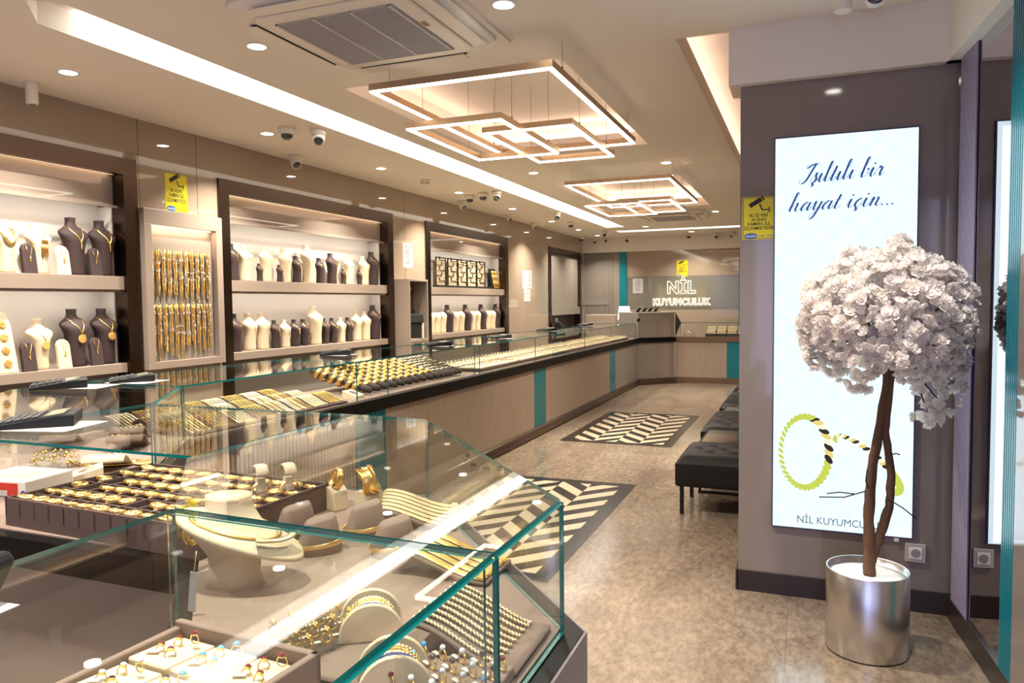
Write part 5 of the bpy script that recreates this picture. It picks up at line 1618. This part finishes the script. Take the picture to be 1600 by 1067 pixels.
b = MB(); b.lathe([(.05, 0), (.05, -.022), (.045, -.03)], 24); b.build('base', M_['offwhite'], t)
MA = T(0.0, 0, -.055) @ Matrix.Rotation(math.radians(100), 4, 'X')
b = MB(); b.lathe([(.020, -.05), (.043, -.02), (.045, .045), (.042, .055)], 24, M=MA); b.build('body', M_['white'], t)
b = MB(); b.lathe([(.038, .054), (.038, .058), (.020, .060), (.018, .054)], 24, M=MA); b.build('lens', M_['smoke'], t)
# ================================================================== RIGHT SIDE
# --- light box on the pier
LBX0, LBX1, LBZ0, LBZ1, LBY = -.150, .478, .355, 2.295, 3.968
def lightbox_mat():
    m = bpy.data.materials.new('backlit print'); m.use_nodes = True
    nt = m.node_tree; nt.nodes.clear()
    N = nt.nodes.new
    e = N('ShaderNodeEmission'); out = N('ShaderNodeOutputMaterial')
    tc = N('ShaderNodeTexCoord')
    sp = N('ShaderNodeSeparateXYZ'); nt.links.new(tc.outputs['Object'], sp.inputs[0])
    # rows of leds behind the cloth glow a little brighter
    def wave(sock, f, ph):
        a = N('ShaderNodeMath'); a.operation = 'MULTIPLY_ADD'; a.inputs[1].default_value = f; a.inputs[2].default_value = ph
        nt.links.new(sock, a.inputs[0])
        s = N('ShaderNodeMath'); s.operation = 'SINE'; nt.links.new(a.outputs[0], s.inputs[0]); return s.outputs[0]
    wx = wave(sp.outputs[0], 2 * PI / .125, .5); wz = wave(sp.outputs[2], 2 * PI / .13, .2)
    mu = N('ShaderNodeMath'); mu.operation = 'MULTIPLY'; nt.links.new(wx, mu.inputs[0]); nt.links.new(wz, mu.inputs[1])
    r = N('ShaderNodeValToRGB')
    r.color_ramp.elements[0].position = 0.0; r.color_ramp.elements[0].color = (0.60, 0.86, 1.0, 1)
    r.color_ramp.elements[1].position = 1.0; r.color_ramp.elements[1].color = (0.86, 0.98, 1.0, 1)
    ad = N('ShaderNodeMath'); ad.operation = 'MULTIPLY_ADD'; ad.inputs[1].default_value = .13; ad.inputs[2].default_value = .5
    nt.links.new(mu.outputs[0], ad.inputs[0]); nt.links.new(ad.outputs[0], r.inputs[0])
    nt.links.new(r.outputs[0], e.inputs[0]); e.inputs[1].default_value = 0.62
    nt.links.new(e.outputs[0], out.inputs[0])
    return m
t = empty('light_box', ((LBX0 + LBX1) / 2, LBY, LBZ0), 'tall backlit pale blue poster box with script lettering and two braided gold bangles', 'light box')
W2, HH = (LBX1 - LBX0) / 2, LBZ1 - LBZ0
b = MB()
for q in ((-W2 - .006, -W2, 0, HH), (W2, W2 + .006, 0, HH)): b.box(q[0], -.010, q[2], q[1], .002, q[3])
b.box(-W2 - .006, -.010, -.006, W2 + .006, .002, 0); b.box(-W2 - .006, -.010, HH, W2 + .006, .002, HH + .006)
b.build('frame', pm('dark box frame', rgb(70, 66, 90), .35), t)
b = MB(); b.box(-W2, -.006, 0, W2, 0, HH); LP_ = b.build('lit_panel', lightbox_mat(), t)
def LP(px, py):         # print coordinates: metres from the lower left corner
    return (px - W2, py)
PRINT = Matrix(((1, 0, 0, -W2), (0, 0, -1, -.0062), (0, 1, 0, 0), (0, 0, 0, 1)))
INK = em('backlit blue ink', (0.035, 0.085, 0.30), 0.5)
# script lettering drawn stroke by stroke with a pointed pen
G = {
 'ı': (.62, [[(-.12, .25), (.18, 1.02), (.16, .25), (.30, 0), (.48, .12), (.62, .38)]]),
 'i': (.62, [[(-.12, .25), (.18, 1.02), (.16, .25), (.30, 0), (.48, .12), (.62, .38)], 'dot']),
 'l': (.60, [[(-.12, .25), (.20, 1.2), (.36, 2.0), (.26, 2.25), (.15, 1.9), (.13, .25), (.28, 0), (.46, .12), (.60, .38)]]),
 't': (.62, [[(-.12, .25), (.18, 1.05), (.27, 1.65), (.17, .25), (.31, 0), (.48, .12), (.62, .38)], [(-.05, 1.08), (.50, 1.10)]]),
 's': (.66, [[(-.12, .25), (.30, 1.12), (.34, .75), (.46, .35), (.32, .02), (.08, .05), (.06, .22)], [(.30, .02), (.50, .10), (.66, .38)], 'ced']),
 'b': (.82, [[(-.12, .25), (.20, 1.2), (.36, 2.0), (.26, 2.25), (.14, 1.9), (.12, .3), (.28, 0), (.55, .22), (.62, .70), (.50, .98), (.60, .82), (.82, .86)]]),
 'r': (.78, [[(-.12, .25), (.20, 1.1), (.26, .88), (.46, .92), (.42, .3), (.54, 0), (.68, .12), (.78, .38)]]),
 'h': (1.0, [[(-.12, .25), (.20, 1.2), (.36, 2.0), (.26, 2.25), (.14, 1.9), (.08, 0)], [(.10, .2), (.28, .78), (.48, 1.0), (.58, .8), (.55, .22), (.70, 0), (.85, .12), (1.0, .38)]]),
 'a': (.98, [[(.62, .82), (.44, 1.0), (.14, .65), (.10, .18), (.26, 0), (.50, .3), (.68, .98), (.62, .28), (.72, 0), (.86, .12), (.98, .38)]]),
 'y': (.90, [[(-.12, .25), (.14, 1.0), (.20, .9), (.20, .22), (.34, 0), (.56, .38), (.70, 1.0), (.60, .0), (.46, -.8), (.22, -1.08), (.10, -.82), (.42, -.3), (.90, .38)]]),
 'ç': (.66, [[(.52, .84), (.40, 1.0), (.12, .65), (.10, .18), (.28, 0), (.48, .10), (.66, .38)], 'ced']),
 'n': (.98, [[(-.10, .3), (.12, 1.0), (.18, .88), (.12, 0)], [(.14, .2), (.32, .8), (.50, 1.0), (.60, .8), (.56, .22), (.70, 0), (.84, .12), (.98, .38)]]),
 'I': (1.25, [[(1.55, 2.12), (1.2, 2.22), (.7, 2.0), (.38, 1.75), (.22, 1.9), (.42, 2.1), (.9, 2.15), (1.35, 2.05)], [(1.12, 2.1), (.92, 1.2), (.72, .35), (.40, 0), (.08, .10), (.02, .34), (.18, .42)]]),
 '.': (.42, ['fdot']), ' ': (.55, []),
}
def catmull(P, n=7):
    P = [P[0]] + P + [P[-1]]
    out = []
    for i in range(1, len(P) - 2):
        for k in range(n):
            u = k / n
            out.append(tuple(.5 * (2 * P[i][d] + (P[i + 1][d] - P[i - 1][d]) * u + (2 * P[i - 1][d] - 5 * P[i][d] + 4 * P[i + 1][d] - P[i + 2][d]) * u * u + (3 * P[i][d] - P[i - 1][d] - 3 * P[i + 1][d] + P[i + 2][d]) * u ** 3) for d in (0, 1)))
    out.append(P[-1])
    return out
def script(b, txt, x0, y0, x1, y1, xh):
    total = sum(G[c][0] for c in txt)
    span = math.hypot(x1 - x0, y1 - y0)
    sx = span / (total * 1.0)
    ang = math.atan2(y1 - y0, x1 - x0)
    cur = 0
    def W(p):
        X = (cur + p[0]) * sx + p[1] * xh * .42; Y = p[1] * xh
        return (x0 + X * math.cos(ang) - Y * math.sin(ang), y0 + X * math.sin(ang) + Y * math.cos(ang))
    for c in txt:
        adv, strokes = G[c]
        for s in strokes:
            if s in ('dot', 'fdot'):
                q = W((.20, 1.45) if s == 'dot' else (.15, .08)); r = xh * .105
                b.prism([(q[0] + r * math.cos(k * PI / 6), q[1] + r * math.sin(k * PI / 6)) for k in range(12)], 0, .0004, 0, M=PRINT); continue
            if s == 'ced': s = [(.30, .02), (.24, -.14), (.36, -.26), (.24, -.42), (.08, -.38)]
            P = [W(p) for p in catmull(s)]
            L, R = [], []
            for i, p in enumerate(P):
                a, d = P[max(0, i - 1)], P[min(len(P) - 1, i + 1)]
                dx, dy = d[0] - a[0], d[1] - a[1]
                l = math.hypot(dx, dy) or 1
                w = xh * (.024 + .098 * max(0, -dy / l) ** .8)
                L.append((p[0] - dy / l * w, p[1] + dx / l * w)); R.append((p[0] + dy / l * w, p[1] - dx / l * w))
            n = len(P)
            b.add([(x, y, .0002) for x, y in L + R], [(i, i + 1, n + i + 1, n + i) for i in range(n - 1)], 0, PRINT)
        cur += adv
b = MB()
script(b, 'Işıltılı bir'.replace('ş', 's'), .105, 1.712, .480, 1.730, .041)
script(b, 'hayat için...', .062, 1.580, .535, 1.590, .040)
b.build('script_lettering', INK, LP_)
b = MB(); text(b, 'NİL KUYUMCULUK', .052, PRINT @ Matrix.Translation((.315, .042, .0004)), 0, maxw=.40); b.build('shop_name', em('backlit grey ink', (.10, .14, .20), 0.5), LP_)
# printed bangles
PG = [em('print gold green', (.55, .62, .10), 0.55), em('print gold', (.78, .62, .20), 0.55), em('print dark', (.04, .03, .02), 0.55), em('print pale gold', (1.0, .93, .66), 0.55), em('print shade', (.50, .74, .88), 0.55)]
b = MB()
def braid(cx, cy, ra, rb, tilt, n, wid, pal, a0=0, a1=2 * PI):
    for k in range(n):
        a = a0 + (a1 - a0) * k / n
        x, y = ra * math.cos(a), rb * math.sin(a)
        px, py = cx + x * math.cos(tilt) - y * math.sin(tilt), cy + x * math.sin(tilt) + y * math.cos(tilt)
        tx, ty = -ra * math.sin(a), rb * math.cos(a)
        th = math.atan2(tx * math.sin(tilt) + ty * math.cos(tilt), tx * math.cos(tilt) - ty * math.sin(tilt)) + .75
        w = wid * (.8 + .2 * math.cos(a))
        pts = [(px + w * math.cos(q) * math.cos(th) - w * .48 * math.sin(q) * math.sin(th), py + w * math.cos(q) * math.sin(th) + w * .48 * math.sin(q) * math.cos(th)) for q in [2 * PI * j / 10 for j in range(10)]]
        z = .0002 + .00001 * (k % 7)
        b.prism(pts, z, z + .0001, pal(a, k), M=PRINT)
braid(.148, .385, .112, .178, .0, 38, .028, lambda a, k: (0 if math.cos(a) < .35 else ([1, 2, 3][k % 3] if math.sin(a) > -.3 else 0)))
braid(.43, .345, .185, .055, -.72, 34, .025, lambda a, k: (0 if math.cos(a) > .55 or math.sin(a) < 0 else [3, 2, 1][k % 3]), -.3, PI + .4)
b.build('printed_bangle', PG, LP_)
b = MB(); b.box(W2 - .075, -.012, -.022, W2 - .055, -.002, -.006); b.build('cable_clip', M_['white'], t)
area('light_box_glow', ((LBX0 + LBX1) / 2, LBY - .03, 1.32), .6, 1.9, 3.0, (.72, .90, 1.0), (-PI / 2, 0, 0))
# --- wall socket
t = empty('wall_socket', (.495, 3.969, .284), 'grey square wall socket on the pier below the light box', 'socket')
b = MB(); b.box(-.044, -.010, -.045, .044, 0, .045); b.build('frame', M_['lgrey'], t, bevel=.003)
b = MB(); b.box(-.028, -.0125, -.028, .028, -.009, .028); SP_ = b.build('plate', M_['white'], t, bevel=.001)
b = MB(); b.lathe([(.0215, .0), (.0215, .0008), (.0205, .0012)], 24, M=T(0, -.0125, 0, rx=PI / 2)); b.lathe([(.0028, .001), (.0028, .002)], 8, m=1, M=T(-.009, -.0125, 0, rx=PI / 2)); b.lathe([(.0028, .001), (.0028, .002)], 8, m=1, M=T(.009, -.0125, 0, rx=PI / 2)); b.lathe([(.019, .0011), (.019, .0014)], 20, m=1, M=T(0, -.0125, 0, rx=PI / 2))
b.build('well', [M_['lgrey'], pm('socket shadow grey', rgb(150, 146, 146), .5)], SP_)
# --- planter and blossom tree
PX, PY, PR = .252, 3.46, .163
t = empty('planter', (PX, PY, 0), 'brushed steel cylinder planter with white filler in front of the light box', 'planter')
b = MB(); b.lathe([(.004, 0.004), (PR - .002, 0.004), (PR, .008), (PR, .352), (PR - .003, .355), (PR - .006, .352), (PR - .006, .315), (.004, .315)], 56, cap=False); b.build('pot', M_['steel'], t)
b = MB(); b.lathe([(PR - .007, .300), (PR - .007, .322), (PR * .7, .330), (PR * .3, .326), (.004, .328)], 40); b.build('filler', M_['stone'], t)
b = MB(); b.lathe([(PR - .001, 0), (PR - .001, .006)], 40); b.build('foot', M_['black'], t)
t = empty('blossom_tree', (PX + .006, PY - .01, .325), 'artificial tree with a round crown of white blossom standing in the steel planter', 'tree')
def wob(pts, amp):
    out = []
    for i in range(len(pts) - 1):
        for k in range(6):
            u = k / 6
            out.append(tuple(pts[i][d] + (pts[i + 1][d] - pts[i][d]) * u + random.uniform(-amp, amp) for d in range(3)))
    out.append(pts[-1]); return out
tr1 = [(0, 0, 0), (.0, 0, .10), (-.005, .0, .25), (.005, .01, .45), (.030, .01, .62), (.055, .01, .82), (.06, 0, 1.0)]
tr2 = [(.008, .008, .06), (.035, .012, .16), (.075, .012, .30), (.080, .012, .45), (.055, .01, .62), (.072, .01, .82), (.085, 0, .95)]
for tr, r0 in ((tr1, .026), (tr2, .021)):
    P = wob(tr, .0016)
    b = MB(); b.tube(P, [r0 * (1 - .45 * i / len(P)) * random.uniform(.92, 1.1) for i in range(len(P))], 10)
    b.build('trunk', M_['wood'], t)
CC = Vector((.050, 0, 1.095))
b = MB()
ends = []
def crown_pt():
    while True:
        v = Vector((random.gauss(0, 1), random.gauss(0, 1), random.gauss(0, 1))).normalized()
        if v.z > -.75: return v
# blossom clusters: a shell of balls, with a flat bottomed left side and a drooping spray on the right
clusters = []
for i in range(66):
    # even directions
    zz = 1 - 1.75 * (i + .5) / 66
    rr = math.sqrt(max(0, 1 - zz * zz)); a = i * 2.39996
    v = Vector((rr * math.cos(a), rr * math.sin(a), zz))
    R = Vector((.275, .245, .255)) * random.uniform(.88, 1.05)
    p = CC + Vector((v.x * R.x, v.y * R.y, v.z * R.z))
    clusters.append((p, random.uniform(.062, .085)))
for i in range(26):
    v = crown_pt(); p = CC + Vector((v.x * .16, v.y * .15, v.z * .16)); clusters.append((p, .08))
for p, r in (((-.235, .0, 1.0), .045), ((-.245, -.02, 1.07), .05), ((-.225, .02, 1.22), .045), ((-.225, -.03, .93), .04), ((.20, -.04, .82), .07), ((.25, -.03, .76), .055), ((.24, .0, .90), .065), ((.31, -.02, .92), .045), ((.29, -.04, .84), .045), ((.20, -.06, .71), .05), ((.10, .0, 1.39), .05), ((.33, .02, 1.12), .05), ((-.05, -.02, .83), .05)):
    clusters.append((Vector(p), r))
# twigs
for i, (p, r) in enumerate(clusters):
    if i % 2 == 0 or i > 90:
        s = Vector((.07, 0, .92))
        m_ = s.lerp(p, .55) + Vector((random.uniform(-.03, .03), random.uniform(-.03, .03), .03))
        e_ = p + (p - CC) * random.uniform(.0, .12)
        b.tube([s, s.lerp(m_, .5), m_, m_.lerp(e_, .6), e_], [.006, .005, .004, .003, .0018], 5)
for q in ([(-.02, 0, .36), (-.10, -.01, .33), (-.20, -.02, .325)], [(-.06, 0, .345), (-.12, -.03, .355), (-.17, -.03, .345)], [(.06, 0, .34), (.12, -.03, .31), (.17, -.03, .27)], [(0, 0, .36), (-.02, -.03, .41), (-.015, -.03, .46)], [(.075, .01, .52), (.095, 0, .53), (.11, 0, .525)]):
    b.tube(q, .0028, 5)
b.build('twigs', M_['twig'], t)
fl = MB()
def petal(M, w, l):
    vs = []
    n = 4
    for i in range(n + 1):
        u = i / n
        ww = w * (0.30 + .95 * math.sin(PI * min(.80, .12 + u * .72))) * .62
        cup = .30 * l * u * u
        ruf = random.uniform(-.10, .10) * l * u
        vs += [(-ww, l * u * (1 - .06 * (i == n)), cup + ruf), (0, l * u * (1.02 if i < n else .90), cup - .04 * l), (ww, l * u * (1 - .06 * (i == n)), cup - ruf)]
    fs = []
    for i in range(n):
        for k in range(2): fs.append((3 * i + k, 3 * i + k + 1, 3 * i + 4 + k, 3 * i + 3 + k))
    fl.add(vs, fs, 0, M, True)
for p, r in clusters:
    nf = max(9, int(24 * (r / .08) ** 1.5))
    out = (p - CC).normalized()
    for k in range(nf):
        d = Vector((random.gauss(0, 1), random.gauss(0, 1), random.gauss(0, 1))).normalized()
        if d.dot(out) < -.35: d = -d
        c = p + d * r * random.uniform(.55, 1.0)
        q = d.to_track_quat('Z', 'Y').to_matrix().to_4x4()
        F = Matrix.Translation(c) @ q @ Matrix.Rotation(random.uniform(0, 6.28), 4, 'Z')
        for lay, (ln, tl) in enumerate(((.029, .25), (.021, .75))):
            for j in range(5):
                M = F @ Matrix.Rotation(2 * PI * (j + .5 * lay) / 5 + random.uniform(-.15, .15), 4, 'Z') @ Matrix.Rotation(tl + random.uniform(-.2, .25), 4, 'X')
                petal(M, ln * .52, ln * random.uniform(.85, 1.12))
fo = fl.build('blossoms', M_['petal'], t)
tag(fo, kind='stuff')

# --- benches and side tables along the right wall
def bench(y0, y1, lab):
    x0, x1 = -.845, -.19
    t = empty('bench', ((x0 + x1) / 2, (y0 + y1) / 2, 0), lab, 'bench', 'tufted benches along the right wall')
    hx, hy = (x1 - x0) / 2, (y1 - y0) / 2
    nx, ny = 26, max(16, int(26 * hy / hx))
    def top(u, v):
        ex = min(1, (1 - abs(u)) / .22); ey = min(1, (1 - abs(v)) / .22 * hy / hx)
        e = (1 - (1 - max(0, ex)) ** 2.2) * (1 - (1 - max(0, ey)) ** 2.2)
        z = .365 + .065 * e
        X, Y = u * hx, v * hy
        d = 9
        for i in range(-3, 4):
            for j in range(-6, 7):
                bx, by = i * .165 + (.0825 if j % 2 else 0), j * .125
                if abs(bx) < hx - .06 and abs(by) < hy - .06: d = min(d, math.hypot(X - bx, Y - by))
        return z - .030 * math.exp(-(d / .030) ** 2)
    b = MB()
    vs = [(hx * (-1 + 2 * i / nx), hy * (-1 + 2 * j / ny), top(-1 + 2 * i / nx, -1 + 2 * j / ny)) for j in range(ny + 1) for i in range(nx + 1)]
    fs = [(j * (nx + 1) + i, j * (nx + 1) + i + 1, (j + 1) * (nx + 1) + i + 1, (j + 1) * (nx + 1) + i) for j in range(ny) for i in range(nx)]
    b.add(vs, fs, 0, None, True)
    per = [(i, 0) for i in range(nx)] + [(nx, j) for j in range(ny)] + [(i, ny) for i in range(nx, 0, -1)] + [(0, j) for j in range(ny, 0, -1)]
    ring = [(hx * (-1 + 2 * i / nx), hy * (-1 + 2 * j / ny)) for i, j in per]
    rings = [[(x * k, y * k, z) for x, y in ring] for z, k in ((.205, .97), (.215, .992), (.24, 1.0), (.345, 1.0), (.365, 1.0))]
    b.loft(rings, cap=False); b.box(-hx * .95, -hy * .95, .203, hx * .95, hy * .95, .21)
    b.build('seat', M_['blackvel'], t)
    for sx in (-1, 1):
        for sy in (-1, 1):
            b = MB(); cx, cy = sx * (hx - .04), sy * (hy - .05)
            b.box(cx - .013, cy - .013, 0, cx + .013, cy + .013, .205); b.build('leg', M_['black'], t)
for y0, y1, lab in ((5.21, 5.80, 'black tufted bench nearest the pier'), (6.56, 7.52, 'long black tufted bench between the two front side tables'), (8.06, 8.60, 'black tufted bench beyond the second side table'), (8.64, 9.12, 'black tufted bench before the third side table'), (9.56, 10.05, 'black tufted bench farthest from the pier')):
    bench(y0, y1, lab)
for y0, y1, lab in ((5.88, 6.50, 'low black side table with a dark glass top behind the nearest bench'), (7.58, 8.02, 'low black side table with a dark glass top behind the long bench'), (9.17, 9.51, 'low black side table with a dark glass top before the farthest bench')):
    x0, x1 = -.775, -.20
    t = empty('side_table', ((x0 + x1) / 2, (y0 + y1) / 2, 0), lab, 'side table', 'side tables between the benches')
    hx, hy = (x1 - x0) / 2, (y1 - y0) / 2
    b = MB(); b.box(-hx, -hy, .385, hx, hy, .395); b.build('frame_rim', M_['black'], t, bevel=.001, segs=1)
    b = MB(); b.box(-hx + .02, -hy + .02, .395, hx - .02, hy - .02, .401); b.build('glass_top', pm('dark glass', rgb(40, 36, 36), .03, coat=.6), t)
    for s in (-1, 1):
        for sy in (-1, 1):
            b = MB(); b.box(s * (hx - .012) - .01, sy * (hy - .012) - .01, 0, s * (hx - .012) + .01, sy * (hy - .012) + .01, .385); b.build('leg', M_['black'], t)
    for sy in (-hy, hy - .02):
        b = MB(); b.box(-hx, sy, .0, hx, sy + .02, .02); b.build('foot_rail', M_['black'], t)
b = MB(); b.box(-.152, 5.3, .55, -.15, 10.2, .57); struct(b.build('trim_2', M_['bronze']))
